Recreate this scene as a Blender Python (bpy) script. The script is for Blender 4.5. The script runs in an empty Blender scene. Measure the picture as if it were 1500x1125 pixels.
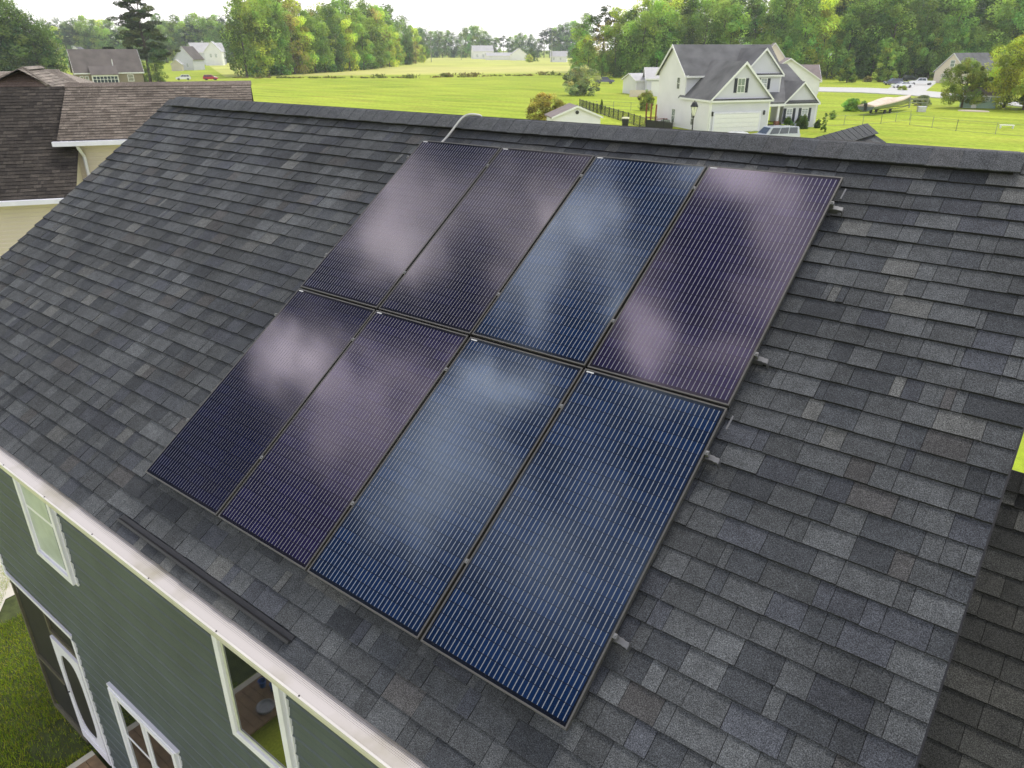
import bpy, math, random
import numpy as np
from mathutils import Matrix, Vector
S = bpy.context.scene
COL = S.collection
R_ = math.radians
PI = math.pi

# ------------------------------------------------------------------ camera
F_PX = 1081.05            # focal length in pixels of a 1500 px wide frame
PITCH, YAW, ROLL = R_(24.454), R_(37.952), R_(-0.091)
CAM = np.array([5.6822, -2.3003, 9.3152])
cy_, sy_, cp_, sp_ = math.cos(YAW), math.sin(YAW), math.cos(PITCH), math.sin(PITCH)
VF = np.array([-sy_*cp_, cy_*cp_, -sp_]); VR = np.array([cy_, sy_, 0.0]); VU = np.cross(VR, VF)
VR, VU = math.cos(ROLL)*VR + math.sin(ROLL)*VU, -math.sin(ROLL)*VR + math.cos(ROLL)*VU
cd = bpy.data.cameras.new('camera'); cam = bpy.data.objects.new('camera', cd); COL.objects.link(cam)
cam.matrix_world = Matrix(((VR[0], VU[0], -VF[0], CAM[0]), (VR[1], VU[1], -VF[1], CAM[1]), (VR[2], VU[2], -VF[2], CAM[2]), (0, 0, 0, 1)))
cd.sensor_fit = 'HORIZONTAL'; cd.sensor_width = 36.0; cd.lens = 36.0*F_PX/1500.0
cd.clip_start = 0.1; cd.clip_end = 6000
cd.dof.use_dof = True; cd.dof.focus_distance = 6.5; cd.dof.aperture_fstop = 4.5
S.camera = cam

# ------------------------------------------------------------------ light and exposure
SUN_AZ, SUN_EL = 2.0, 58.0      # clockwise from +Y
w = bpy.data.worlds.new("World"); S.world = w; w.use_nodes = True
nt = w.node_tree; nt.nodes.clear()
def N(nt, typ, **kw):
    n = nt.nodes.new(typ)
    for k, v in kw.items(): setattr(n, k, v)
    return n
def math_(nt, op, a, b=None, c=None, clamp=False):
    n = nt.nodes.new('ShaderNodeMath'); n.operation = op; n.use_clamp = clamp
    for i, v in enumerate((a, b, c)):
        if v is None: continue
        if hasattr(v, 'links'): nt.links.new(v, n.inputs[i])
        else: n.inputs[i].default_value = v
    return n.outputs[0]
def mixc(nt, fac, a, b, bt='MIX'):
    n = nt.nodes.new('ShaderNodeMix'); n.data_type = 'RGBA'; n.blend_type = bt
    for i, v in ((0, fac), (6, a), (7, b)):
        if hasattr(v, 'links'): nt.links.new(v, n.inputs[i])
        elif i == 0: n.inputs[0].default_value = v
        else: n.inputs[i].default_value = (*v, 1)
    return n.outputs[2]
def ramp(nt, fac, stops):
    n = nt.nodes.new('ShaderNodeValToRGB'); cr = n.color_ramp
    while len(cr.elements) < len(stops): cr.elements.new(0.5)
    for e, (p, c) in zip(cr.elements, stops):
        e.position = p; e.color = (c, c, c, 1) if not hasattr(c, '__len__') else (*c, 1)
    nt.links.new(fac, n.inputs[0]); return n.outputs[0]
sky = N(nt, 'ShaderNodeTexSky', sky_type='NISHITA', sun_disc=False)
sky.sun_elevation = R_(SUN_EL); sky.sun_rotation = R_(SUN_AZ); sky.air_density = 1.0; sky.dust_density = 0.25
tc = N(nt, 'ShaderNodeTexCoord')
sep = N(nt, 'ShaderNodeSeparateXYZ'); nt.links.new(tc.outputs['Generated'], sep.inputs[0])
# clouds on a flat layer overhead: direction divided by its height
den = math_(nt, 'MAXIMUM', sep.outputs[2], 0.06)
cmb = N(nt, 'ShaderNodeCombineXYZ')
nt.links.new(math_(nt, 'DIVIDE', sep.outputs[0], den), cmb.inputs[0])
nt.links.new(math_(nt, 'DIVIDE', sep.outputs[1], den), cmb.inputs[1])
mp = N(nt, 'ShaderNodeMapping'); nt.links.new(cmb.outputs[0], mp.inputs[0])
mp.inputs['Location'].default_value = (3.7, 1.2, 0); mp.inputs['Rotation'].default_value = (0, 0, 0.5); mp.inputs['Scale'].default_value = (1.7, 2.3, 1)
nz = N(nt, 'ShaderNodeTexNoise'); nt.links.new(mp.outputs[0], nz.inputs[0])
nz.inputs['Scale'].default_value = 1.0; nz.inputs['Detail'].default_value = 4.0; nz.inputs['Roughness'].default_value = 0.5; nz.inputs['Distortion'].default_value = 0.5
cl = ramp(nt, nz.outputs[0], [(0.42, 0.0), (0.53, 0.5), (0.62, 1.0)])
# single cloud banks overhead (centre, shape matrix and thickness on the same flat layer)
CLOUDS = [(-0.986, 0.143, 9.513, 2.919, 1.489, -13.183, 0.35), (-1.018, 0.043, 9.081, 2.813, 2.617, -17.084, 0.6), (-1.218, -0.188, 8.111, 2.619, 2.884, -12.537, 0.9), (-0.621, 0.174, 14.48, 4.188, 1.471, -12.437, 0.9), (-0.681, 0.055, 18.298, 5.374, 2.548, -14.795, 0.5), (-0.387, 0.22, 17.101, 4.748, 2.281, -21.195, 0.75), (-0.472, 0.02, 17.817, 5.065, 2.928, -13.903, 0.65), (-0.707, -0.117, 13.739, 4.085, 5.367, -21.27, 0.75), (-0.796, -0.257, 7.698, 2.337, 2.723, -8.893, 0.5), (-0.852, -0.404, 9.484, 2.926, 4.635, -12.733, 0.25), (-0.299, 0.121, 18.404, 5.057, 1.562, -9.072, 0.3), (-0.488, -0.338, 6.185, 1.793, 2.398, -6.007, 0.22), (-0.995, -0.21, 10.544, 3.294, 3.889, -14.915, 0.35), (-0.788, 0.154, 13.564, 4.033, 1.698, -14.352, 0.25), (-0.358, -0.044, 16.488, 4.612, 6.634, -25.441, 0.3), (-1.082, -0.345, 9.592, 3.057, 3.611, -11.795, 0.3)]
nd = N(nt, 'ShaderNodeTexNoise'); nt.links.new(cmb.outputs[0], nd.inputs[0]); nd.inputs['Scale'].default_value = 6.0; nd.inputs['Detail'].default_value = 5.0; nd.inputs['Roughness'].default_value = 0.6
ns = N(nt, 'ShaderNodeSeparateColor'); nt.links.new(nd.outputs[1], ns.inputs[0])
cs_ = N(nt, 'ShaderNodeSeparateXYZ'); nt.links.new(cmb.outputs[0], cs_.inputs[0])
du = math_(nt, 'ADD', cs_.outputs[0], math_(nt, 'MULTIPLY_ADD', ns.outputs[0], 0.32, -0.16))
dv_ = math_(nt, 'ADD', cs_.outputs[1], math_(nt, 'MULTIPLY_ADD', ns.outputs[1], 0.32, -0.16))
tot = None
for (cu, cv, a11, a12, a21, a22, st_) in CLOUDS:
    x_ = math_(nt, 'SUBTRACT', du, cu); y_ = math_(nt, 'SUBTRACT', dv_, cv)
    p_ = math_(nt, 'ADD', math_(nt, 'MULTIPLY', x_, a11), math_(nt, 'MULTIPLY', y_, a12)); q_ = math_(nt, 'ADD', math_(nt, 'MULTIPLY', x_, a21), math_(nt, 'MULTIPLY', y_, a22))
    r2_ = math_(nt, 'ADD', math_(nt, 'MULTIPLY', p_, p_), math_(nt, 'MULTIPLY', q_, q_))
    e_ = math_(nt, 'MULTIPLY', math_(nt, 'POWER', 2.71828, math_(nt, 'MULTIPLY', math_(nt, 'POWER', r2_, 1.3), -0.8)), st_)
    tot = e_ if tot is None else math_(nt, 'ADD', tot, e_)
# the broken sky to the west: only these banks; elsewhere the general cover
mx_ = math_(nt, 'DIVIDE', math_(nt, 'SUBTRACT', cs_.outputs[0], -0.95), 1.05); my_ = math_(nt, 'DIVIDE', math_(nt, 'SUBTRACT', cs_.outputs[1], -0.2), 0.85)
mod_ = N(nt, 'ShaderNodeTexNoise'); nt.links.new(cmb.outputs[0], mod_.inputs[0]); mod_.inputs['Scale'].default_value = 4.5; mod_.inputs['Detail'].default_value = 5.0; mod_.inputs['Distortion'].default_value = 0.8
tot = math_(nt, 'MULTIPLY', tot, ramp(nt, mod_.outputs[0], [(0.36, 0.25), (0.5, 0.9), (0.64, 1.0)]))
rr_ = math_(nt, 'ADD', math_(nt, 'MULTIPLY', mx_, mx_), math_(nt, 'MULTIPLY', my_, my_))
msk_ = ramp(nt, rr_, [(0.75, 0.05), (1.0, 1.0)])
cl = math_(nt, 'MULTIPLY', cl, msk_)
low = ramp(nt, sep.outputs[2], [(0.10, 1.0), (0.36, 0.0)])
fac = math_(nt, 'MAXIMUM', cl, low)
CLOUD = (11.5, 11.0, 10.8)
gapf = ramp(nt, msk_, [(0.0, 0.16), (1.0, 1.0)])
blue_ = mixc(nt, 1.0, sky.outputs[0], gapf, 'MULTIPLY')
skyc = mixc(nt, fac, blue_, CLOUD)
bank_ = N(nt, 'ShaderNodeVectorMath', operation='SCALE'); bank_.inputs[0].default_value = (32, 30, 30.5); nt.links.new(tot, bank_.inputs['Scale'])
skyc = mixc(nt, 1.0, skyc, bank_.outputs[0], 'ADD')
bgn = N(nt, 'ShaderNodeBackground'); nt.links.new(skyc, bgn.inputs[0]); bgn.inputs[1].default_value = 0.10
out = N(nt, 'ShaderNodeOutputWorld'); nt.links.new(bgn.outputs[0], out.inputs[0])
sd = bpy.data.lights.new('sun', 'SUN'); sd.energy = 1.4; sd.angle = R_(14); sd.color = (1.0, 0.95, 0.86)
sun = bpy.data.objects.new('sun', sd); COL.objects.link(sun)
sv = Vector((math.sin(R_(SUN_AZ))*math.cos(R_(SUN_EL)), math.cos(R_(SUN_AZ))*math.cos(R_(SUN_EL)), math.sin(R_(SUN_EL))))
sun.rotation_euler = sv.to_track_quat('Z', 'Y').to_euler(); sun.location = (0, 0, 40)
S.view_settings.view_transform = 'Standard'; S.view_settings.look = 'None'
S.view_settings.exposure = 0.90; S.view_settings.gamma = 1.0; S.view_settings.use_curve_mapping = False

def at(px, py, z=0.0):
    """point at height z that the photograph shows at px, py (1500 x 1125)"""
    v = VF*F_PX + VR*(px-750) - VU*(py-562.5); t = (z-CAM[2])/v[2]; return CAM + t*v
def srgb(r, g, b):
    f = lambda c: (c/255/12.92) if c/255 <= 0.04045 else ((c/255+0.055)/1.055)**2.4
    return (f(r), f(g), f(b))

# ------------------------------------------------------------------ materials
def mat(name, base=(0.5, 0.5, 0.5), rough=0.7, metal=0.0, var=0.12, scale=6.0, bump=0.0, bscale=60.0, attr=False, rnd=0.0, coat=0.0, spec=0.5, alpha=None):
    m = bpy.data.materials.new(name); m.use_nodes = True; t = m.node_tree; b = t.nodes['Principled BSDF']
    tc = t.nodes.new('ShaderNodeTexCoord')
    c = None
    if attr:
        a = t.nodes.new('ShaderNodeAttribute'); a.attribute_name = 'col'; c = mixc(t, 1.0, a.outputs[0], base, 'MULTIPLY')
    if var > 0:
        n = t.nodes.new('ShaderNodeTexNoise'); t.links.new(tc.outputs['Object'], n.inputs[0]); n.inputs['Scale'].default_value = scale; n.inputs['Detail'].default_value = 5
        f = ramp(t, n.outputs[0], [(0.3, 1-var), (0.7, 1+var)])
        c = mixc(t, 1.0, c if c is not None else base, f, 'MULTIPLY')
    if rnd > 0:
        oi = t.nodes.new('ShaderNodeObjectInfo'); h = t.nodes.new('ShaderNodeHueSaturation')
        t.links.new(math_(t, 'MULTIPLY_ADD', oi.outputs['Random'], 0.035*rnd, 0.5-0.008*rnd), h.inputs['Hue'])
        r2 = math_(t, 'FRACT', math_(t, 'MULTIPLY', oi.outputs['Random'], 7.31))
        t.links.new(math_(t, 'MULTIPLY_ADD', r2, 0.7*rnd, 1-0.35*rnd), h.inputs['Value'])
        if c is None: h.inputs['Color'].default_value = (*base, 1)
        else: t.links.new(c, h.inputs['Color'])
        c = h.outputs[0]
    if c is None: b.inputs['Base Color'].default_value = (*base, 1)
    else: t.links.new(c, b.inputs['Base Color'])
    b.inputs['Roughness'].default_value = rough; b.inputs['Metallic'].default_value = metal
    b.inputs['Coat Weight'].default_value = coat; b.inputs['Coat Roughness'].default_value = 0.05
    b.inputs['Specular IOR Level'].default_value = spec
    if bump > 0:
        n = t.nodes.new('ShaderNodeTexNoise'); t.links.new(tc.outputs['Object'], n.inputs[0]); n.inputs['Scale'].default_value = bscale; n.inputs['Detail'].default_value = 3
        bp = t.nodes.new('ShaderNodeBump'); bp.inputs['Strength'].default_value = bump; bp.inputs['Distance'].default_value = 0.01
        t.links.new(n.outputs[0], bp.inputs['Height']); t.links.new(bp.outputs[0], b.inputs['Normal'])
    return m

def shingle_mat(name, gscale=190.0, stain=0.25, gran=0.75):
    m = bpy.data.materials.new(name); m.use_nodes = True; t = m.node_tree; b = t.nodes['Principled BSDF']
    tc = t.nodes.new('ShaderNodeTexCoord')
    a = t.nodes.new('ShaderNodeAttribute'); a.attribute_name = 'col'
    n = t.nodes.new('ShaderNodeTexNoise'); t.links.new(tc.outputs['Object'], n.inputs[0]); n.inputs['Scale'].default_value = gscale; n.inputs['Detail'].default_value = 2; n.inputs['Roughness'].default_value = 0.7
    g = ramp(t, n.outputs[0], [(0.33, 1-gran), (0.5, 0.92), (0.68, 1+gran*1.6)])
    c = mixc(t, 1.0, a.outputs[0], g, 'MULTIPLY')
    n2 = t.nodes.new('ShaderNodeTexNoise'); t.links.new(tc.outputs['Object'], n2.inputs[0]); n2.inputs['Scale'].default_value = 0.9; n2.inputs['Detail'].default_value = 6
    c = mixc(t, 1.0, c, ramp(t, n2.outputs[0], [(0.36, 1-stain), (0.62, 1+stain*0.35)]), 'MULTIPLY')
    n3 = t.nodes.new('ShaderNodeTexNoise'); t.links.new(tc.outputs['Object'], n3.inputs[0]); n3.inputs['Scale'].default_value = 14; n3.inputs['Detail'].default_value = 4
    c = mixc(t, 1.0, c, ramp(t, n3.outputs[0], [(0.35, 0.88), (0.65, 1.12)]), 'MULTIPLY')
    t.links.new(c, b.inputs['Base Color']); b.inputs['Roughness'].default_value = 0.95; b.inputs['Specular IOR Level'].default_value = 0.25
    bp = t.nodes.new('ShaderNodeBump'); bp.inputs['Strength'].default_value = 0.7; bp.inputs['Distance'].default_value = 0.003
    t.links.new(n.outputs[0], bp.inputs['Height']); t.links.new(bp.outputs[0], b.inputs['Normal'])
    return m

def glass_mat(name, base=(0.01, 0.012, 0.014), ior=1.8):
    m = bpy.data.materials.new(name); m.use_nodes = True; b = m.node_tree.nodes['Principled BSDF']
    b.inputs['Base Color'].default_value = (*base, 1); b.inputs['Roughness'].default_value = 0.03; b.inputs['IOR'].default_value = ior
    return m

def cell_mat(name, base, tint, coat_ior, seed=0.0, bar=0.26):
    """solar cells under anti-reflective glass; local x across (0..PW), y along (0..PH)"""
    m = bpy.data.materials.new(name); m.use_nodes = True; t = m.node_tree; b = t.nodes['Principled BSDF']
    tc = t.nodes.new('ShaderNodeTexCoord'); sp = t.nodes.new('ShaderNodeSeparateXYZ'); t.links.new(tc.outputs['Object'], sp.inputs[0])
    x, y = sp.outputs[0], sp.outputs[1]
    mx, my = 0.021, 0.030                     # dark border inside the frame
    pitch = (PW-2*mx)/30.0; cell = (PH-2*my)/24.0
    u = math_(t, 'FRACT', math_(t, 'DIVIDE', math_(t, 'SUBTRACT', x, mx), pitch))
    line = math_(t, 'LESS_THAN', math_(t, 'ABSOLUTE', math_(t, 'SUBTRACT', u, 0.5)), 0.075)
    v = math_(t, 'FRACT', math_(t, 'DIVIDE', math_(t, 'SUBTRACT', y, my), cell))
    dash = math_(t, 'LESS_THAN', math_(t, 'ABSOLUTE', math_(t, 'SUBTRACT', v, 0.5)), 0.472)
    inx = math_(t, 'LESS_THAN', math_(t, 'ABSOLUTE', math_(t, 'SUBTRACT', x, PW/2)), PW/2-mx)
    iny = math_(t, 'LESS_THAN', math_(t, 'ABSOLUTE', math_(t, 'SUBTRACT', y, PH/2)), PH/2-my)
    msk = math_(t, 'MULTIPLY', math_(t, 'MULTIPLY', line, dash), math_(t, 'MULTIPLY', inx, iny))
    # cell gaps along both directions (every 5 bars)
    uc = math_(t, 'FRACT', math_(t, 'DIVIDE', math_(t, 'SUBTRACT', x, mx), pitch*5))
    gx = math_(t, 'GREATER_THAN', math_(t, 'ABSOLUTE', math_(t, 'SUBTRACT', uc, 0.5)), 0.491)
    gy = math_(t, 'GREATER_THAN', math_(t, 'ABSOLUTE', math_(t, 'SUBTRACT', v, 0.5)), 0.478)
    gap = math_(t, 'MAXIMUM', gx, gy)
    n = t.nodes.new('ShaderNodeTexWhiteNoise'); n.noise_dimensions = '2D'
    cb = t.nodes.new('ShaderNodeCombineXYZ')
    t.links.new(math_(t, 'FLOOR', math_(t, 'DIVIDE', math_(t, 'SUBTRACT', x, mx), pitch*5)), cb.inputs[0])
    t.links.new(math_(t, 'ADD', math_(t, 'FLOOR', math_(t, 'DIVIDE', math_(t, 'SUBTRACT', y, my), cell)), seed), cb.inputs[1])
    t.links.new(cb.outputs[0], n.inputs['Vector'])
    cc = mixc(t, 1.0, base, ramp(t, n.outputs['Value'], [(0.0, 0.72), (1.0, 1.28)]), 'MULTIPLY')
    cc = mixc(t, gap, cc, (0.006, 0.006, 0.009))
    cc = mixc(t, math_(t, 'MULTIPLY', inx, iny), (0.004, 0.004, 0.006), cc)
    cc = mixc(t, msk, cc, (bar, bar, bar))
    t.links.new(cc, b.inputs['Base Color'])
    t.links.new(math_(t, 'MULTIPLY', msk, 0.35), b.inputs['Metallic'])
    t.links.new(math_(t, 'MULTIPLY_ADD', msk, 0.30, 0.07), b.inputs['Roughness'])
    b.inputs['Specular Tint'].default_value = (*tint, 1); b.inputs['IOR'].default_value = coat_ior
    # faint dirt film on the glass
    nz = t.nodes.new('ShaderNodeTexNoise'); t.links.new(tc.outputs['Object'], nz.inputs[0]); nz.inputs['Scale'].default_value = 3.0
    
    
    return m

# ------------------------------------------------------------------ mesh building
class MB:
    def __init__(s): s.v = []; s.f = []; s.mi = []; s.c = []
    def face(s, pts, mi=0, col=(1, 1, 1)):
        i = len(s.v); s.v.extend([tuple(map(float, p)) for p in pts]); s.f.append(tuple(range(i, i+len(pts)))); s.mi.append(mi); s.c.append(col)
    def hexa(s, p, mi=0, col=(1, 1, 1), mis=None):
        """8 points: bottom 4 (ccw from above), top 4"""
        i = len(s.v); s.v.extend([tuple(map(float, q)) for q in p])
        for k, fc in enumerate(((0, 3, 2, 1), (4, 5, 6, 7), (0, 1, 5, 4), (1, 2, 6, 5), (2, 3, 7, 6), (3, 0, 4, 7))):
            s.f.append(tuple(i+q for q in fc)); s.mi.append(mis[k] if mis else mi); s.c.append(col)
    def box(s, x0, x1, y0, y1, z0, z1, mi=0, col=(1, 1, 1)):
        s.hexa([(x0, y0, z0), (x1, y0, z0), (x1, y1, z0), (x0, y1, z0), (x0, y0, z1), (x1, y0, z1), (x1, y1, z1), (x0, y1, z1)], mi, col)
    def prism(s, poly, d, mi=0, col=(1, 1, 1)):
        """poly: planar 3-D points; d: extrusion vector"""
        i = len(s.v); n = len(poly); d = np.array(d, float)
        s.v.extend([tuple(map(float, p)) for p in poly]); s.v.extend([tuple(np.array(p, float)+d) for p in poly])
        s.f.append(tuple(i+k for k in range(n))); s.f.append(tuple(i+n+k for k in reversed(range(n))))
        for k in range(n): s.f.append((i+k, i+n+k, i+n+(k+1) % n, i+(k+1) % n))
        for _ in range(n+2): s.mi.append(mi); s.c.append(col)
    def tube(s, pts, r, seg=10, mi=0, col=(1, 1, 1), cap=True):
        pts = [np.array(p, float) for p in pts]; rs = r if hasattr(r, '__len__') else [r]*len(pts)
        i0 = len(s.v); a = None
        for k, p in enumerate(pts):
            d = pts[min(k+1, len(pts)-1)]-pts[max(k-1, 0)]; d /= (np.linalg.norm(d)+1e-9)
            if a is None:
                a = np.cross(d, (0, 0, 1.0)) if abs(d[2]) < 0.9 else np.cross(d, (1.0, 0, 0))
            a = a-d*(a@d); a /= np.linalg.norm(a); b = np.cross(d, a)
            for j in range(seg):
                t = 2*PI*j/seg; s.v.append(tuple(p+rs[k]*(math.cos(t)*a+math.sin(t)*b)))
        for k in range(len(pts)-1):
            for j in range(seg):
                A = i0+k*seg+j; B = i0+k*seg+(j+1) % seg; s.f.append((A, B, B+seg, A+seg)); s.mi.append(mi); s.c.append(col)
        if cap:
            s.f.append(tuple(i0+j for j in reversed(range(seg)))); s.mi.append(mi); s.c.append(col)
            e = i0+(len(pts)-1)*seg; s.f.append(tuple(e+j for j in range(seg))); s.mi.append(mi); s.c.append(col)
    def loft(s, rings, mi=0, col=(1, 1, 1), closed=True, caps=True):
        i0 = len(s.v); n = len(rings[0])
        for r in rings: s.v.extend([tuple(map(float, p)) for p in r])
        for k in range(len(rings)-1):
            for j in range(n if closed else n-1):
                A = i0+k*n+j; B = i0+k*n+(j+1) % n; s.f.append((A, B, B+n, A+n)); s.mi.append(mi); s.c.append(col)
        if caps:
            s.f.append(tuple(i0+j for j in reversed(range(n)))); s.mi.append(mi); s.c.append(col)
            e = i0+(len(rings)-1)*n; s.f.append(tuple(e+j for j in range(n))); s.mi.append(mi); s.c.append(col)
    def lathe(s, prof, c=(0, 0, 0), seg=16, mi=0):
        s.loft([[(c[0]+r*math.cos(2*PI*j/seg), c[1]+r*math.sin(2*PI*j/seg), c[2]+z) for j in range(seg)] for r, z in prof], mi)
    def build(s, name, mats, parent=None, loc=None, rz=0.0, bevel=0.0, smooth=False, mw=None):
        me = bpy.data.meshes.new(name); me.from_pydata(s.v, [], s.f)
        mats = mats if isinstance(mats, (list, tuple)) else [mats]
        for m in mats: me.materials.append(m)
        me.polygons.foreach_set('material_index', np.array(s.mi, np.int32))
        if any(c != (1, 1, 1) for c in s.c) or True:
            at_ = me.attributes.new('col', 'FLOAT_COLOR', 'CORNER')
            ln = np.array([len(f) for f in s.f]); cc = np.repeat(np.array(s.c, np.float32), ln, axis=0)
            at_.data.foreach_set('color', np.hstack([cc, np.ones((len(cc), 1), np.float32)]).ravel())
        if smooth: me.polygons.foreach_set('use_smooth', np.ones(len(s.f), bool))
        me.update()
        o = bpy.data.objects.new(name, me); COL.objects.link(o)
        if parent is not None: o.parent = parent
        if mw is not None: o.matrix_world = mw
        elif loc is not None: o.location = [float(q) for q in loc]; o.rotation_euler = (0, 0, rz)
        if bevel > 0:
            b = o.modifiers.new('bevel', 'BEVEL'); b.width = bevel; b.segments = 2; b.limit_method = 'ANGLE'
        return o

def tag(o, label, cat, group=None, kind=None):
    if label: o['label'] = label
    if cat: o['category'] = cat
    if group: o['group'] = group
    if kind: o['kind'] = kind
    return o
def struct(o): o['kind'] = 'structure'; return o
def empty(name, loc=(0, 0, 0), rz=0.0):
    o = bpy.data.objects.new(name, None); COL.objects.link(o); o.location = [float(q) for q in loc]; o.rotation_euler = (0, 0, rz); o.empty_display_size = 0.2
    return o
def kids(o): return [c for c in bpy.data.objects if c.parent == o]
KID = {}
def copy_tree(o, parent=None):
    c = o.copy(); COL.objects.link(c)
    if parent is not None: c.parent = parent
    ch = KID.get(o.name)
    if ch is None: ch = KID[o.name] = kids(o)
    for k in ch: copy_tree(k, c)
    return c

exec_order = True
M = {}
M['trim'] = mat('white_trim', (0.74, 0.73, 0.82), 0.45, var=0.05, scale=3)
M['gutter'] = mat('gutter_metal', (0.60, 0.57, 0.53), 0.4, var=0.06, scale=5)
M['siding'] = mat('green_siding', (0.062, 0.078, 0.090), 0.55, var=0.14, scale=1.6, bump=0.15, bscale=25)
M['asphalt_edge'] = mat('shingle_butt', (0.012, 0.012, 0.013), 0.9, var=0.1)
M['shingle'] = shingle_mat('dark_shingle', stain=0.22)
M['shingle_low'] = shingle_mat('olive_shingle', stain=0.25)
M['shingle_br'] = shingle_mat('brown_shingle', gscale=90, stain=0.25)
M['dark_metal'] = mat('dark_metal', (0.035, 0.035, 0.038), 0.45, metal=0.6, var=0.1)
M['frame'] = mat('panel_frame', (0.13, 0.125, 0.115), 0.42, metal=0.7, var=0.04)
M['alu'] = mat('aluminium', (0.20, 0.20, 0.205), 0.45, metal=0.8, var=0.05)
M['clamp'] = mat('clamp_metal', (0.22, 0.22, 0.22), 0.45, metal=0.7, var=0.05)
M['sticker'] = mat('label_sticker', (0.5, 0.5, 0.5), 0.5, var=0.02)
M['pipe'] = mat('grey_conduit', (0.50, 0.49, 0.47), 0.4, metal=0.25, var=0.08, scale=20)
M['glass'] = glass_mat('window_glass', ior=2.6)
M['glass_blue'] = glass_mat('blue_glass', (0.03, 0.06, 0.075), ior=1.9)
M['black'] = mat('black_paint', (0.014, 0.014, 0.015), 0.5, var=0.1)
M['screen'] = mat('insect_screen', (0.012, 0.011, 0.010), 0.75, var=0.3, scale=4)

# ------------------------------------------------------------------ the roof with the panels
TH = R_(33.7515); CT, ST = math.cos(TH), math.sin(TH); Z0 = 6.1
def P(x, s, n=0.0): return (x, s*CT-n*ST, s*ST+n*CT+Z0)
NR = -0.12                        # shingle deck below the top of the panels
XL, XR, S0, S1 = -5.80, 5.69, -0.51, 4.70
rng = random.Random(5)
TONES = [((0.058, 0.063, 0.072), 0.20), ((0.075, 0.080, 0.087), 0.375), ((0.092, 0.098, 0.106), 0.22), ((0.066, 0.071, 0.085), 0.12), ((0.080, 0.079, 0.082), 0.04), ((0.118, 0.121, 0.122), 0.045)]
def tone(r, mul=1.0, tones=TONES):
    t = r.random(); a = 0
    for c, p in tones:
        a += p
        if t <= a: break
    k = 0.80*mul*(0.82+0.38*r.random()); return (c[0]*k*1.01, c[1]*k, c[2]*k*0.975)
def shingles(mb, x0, x1, s0, ncourse, exp, Pf, nbase, r, wmin=0.09, wmax=0.29, mul=1.0, tones=TONES, s_end=None, thick=0.014):
    """courses of tabs; Pf(x, s, n) gives the point on the slope"""
    for k in range(ncourse):
        a = s0+k*exp; b = a+exp+0.012
        if s_end is not None: b = min(b, s_end)
        if b-a < 0.02: break
        x = x0; dk = r.uniform(-0.0015, 0.0015)
        while x < x1-0.002:
            wd = r.uniform(wmin, wmax) if r.random() > 0.18 else r.uniform(0.035, 0.10)
            xe = min(x+wd, x1)
            if x1-xe < 0.04: xe = x1
            t = nbase+thick+0.003+(r.uniform(0.0, 0.003) if r.random() < 0.5 else -0.003)
            j = r.uniform(-0.0025, 0.0025); aa = a+j+dk; tb = nbase+0.0035
            g = 0.0016
            mb.hexa([Pf(x+g, aa, nbase-0.004), Pf(xe-g, aa, nbase-0.004), Pf(xe-g, b, nbase-0.006), Pf(x+g, b, nbase-0.006),
                     Pf(x+g, aa, t), Pf(xe-g, aa, t), Pf(xe-g, b, tb-0.002), Pf(x+g, b, tb-0.002)], 0, tone(r, mul, tones), mis=(1, 0, 1, 1, 1, 1))
            x = xe
house = empty('green_house', (0, 0, 0))
tag(house, 'dark green two storey house whose grey shingle roof carries the solar panels, filling the foreground', 'house')
mb = MB(); shingles(mb, XL, XR, 4.418-32*0.154, 34, 0.154, P, NR, rng, s_end=S1)
roof = mb.build('roof', [M['shingle'], M['asphalt_edge']], house)
# deck slab, back slope
mb = MB()
yr, zr = P(0, S1, NR-0.008)[1:]
y0, z0 = P(0, S0+0.01, NR-0.008)[1:]
mb.prism([(XL+0.02, y0, z0), (XL+0.02, yr, zr), (XL+0.02, 2*yr-y0, z0), (XL+0.02, 2*yr-y0, z0-0.12), (XL+0.02, yr, zr-0.14), (XL+0.02, y0, z0-0.12)], (XR-XL-0.04, 0, 0), col=(0.05, 0.052, 0.058))
mb.build('roof_deck', M['shingle'], roof)
def Pb(x, s, n=0.0):               # back slope
    q = P(x, s, n); return (q[0], 2*P(0, S1, 0)[1]-q[1]+2*0.0, q[2])
# rake trim boards at both gable ends
for xa, xb in ((XL-0.012, XL+0.018), (XR-0.018, XR+0.008)):
    mb = MB(); mb.hexa([P(xa, S0, NR-0.16), P(xb, S0, NR-0.16), P(xb, S1, NR-0.16), P(xa, S1, NR-0.16), P(xa, S0, NR-0.012), P(xb, S0, NR-0.012), P(xb, S1, NR-0.012), P(xa, S1, NR-0.012)])
    mb.build('rake_board', M['dark_metal'], roof)
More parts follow.
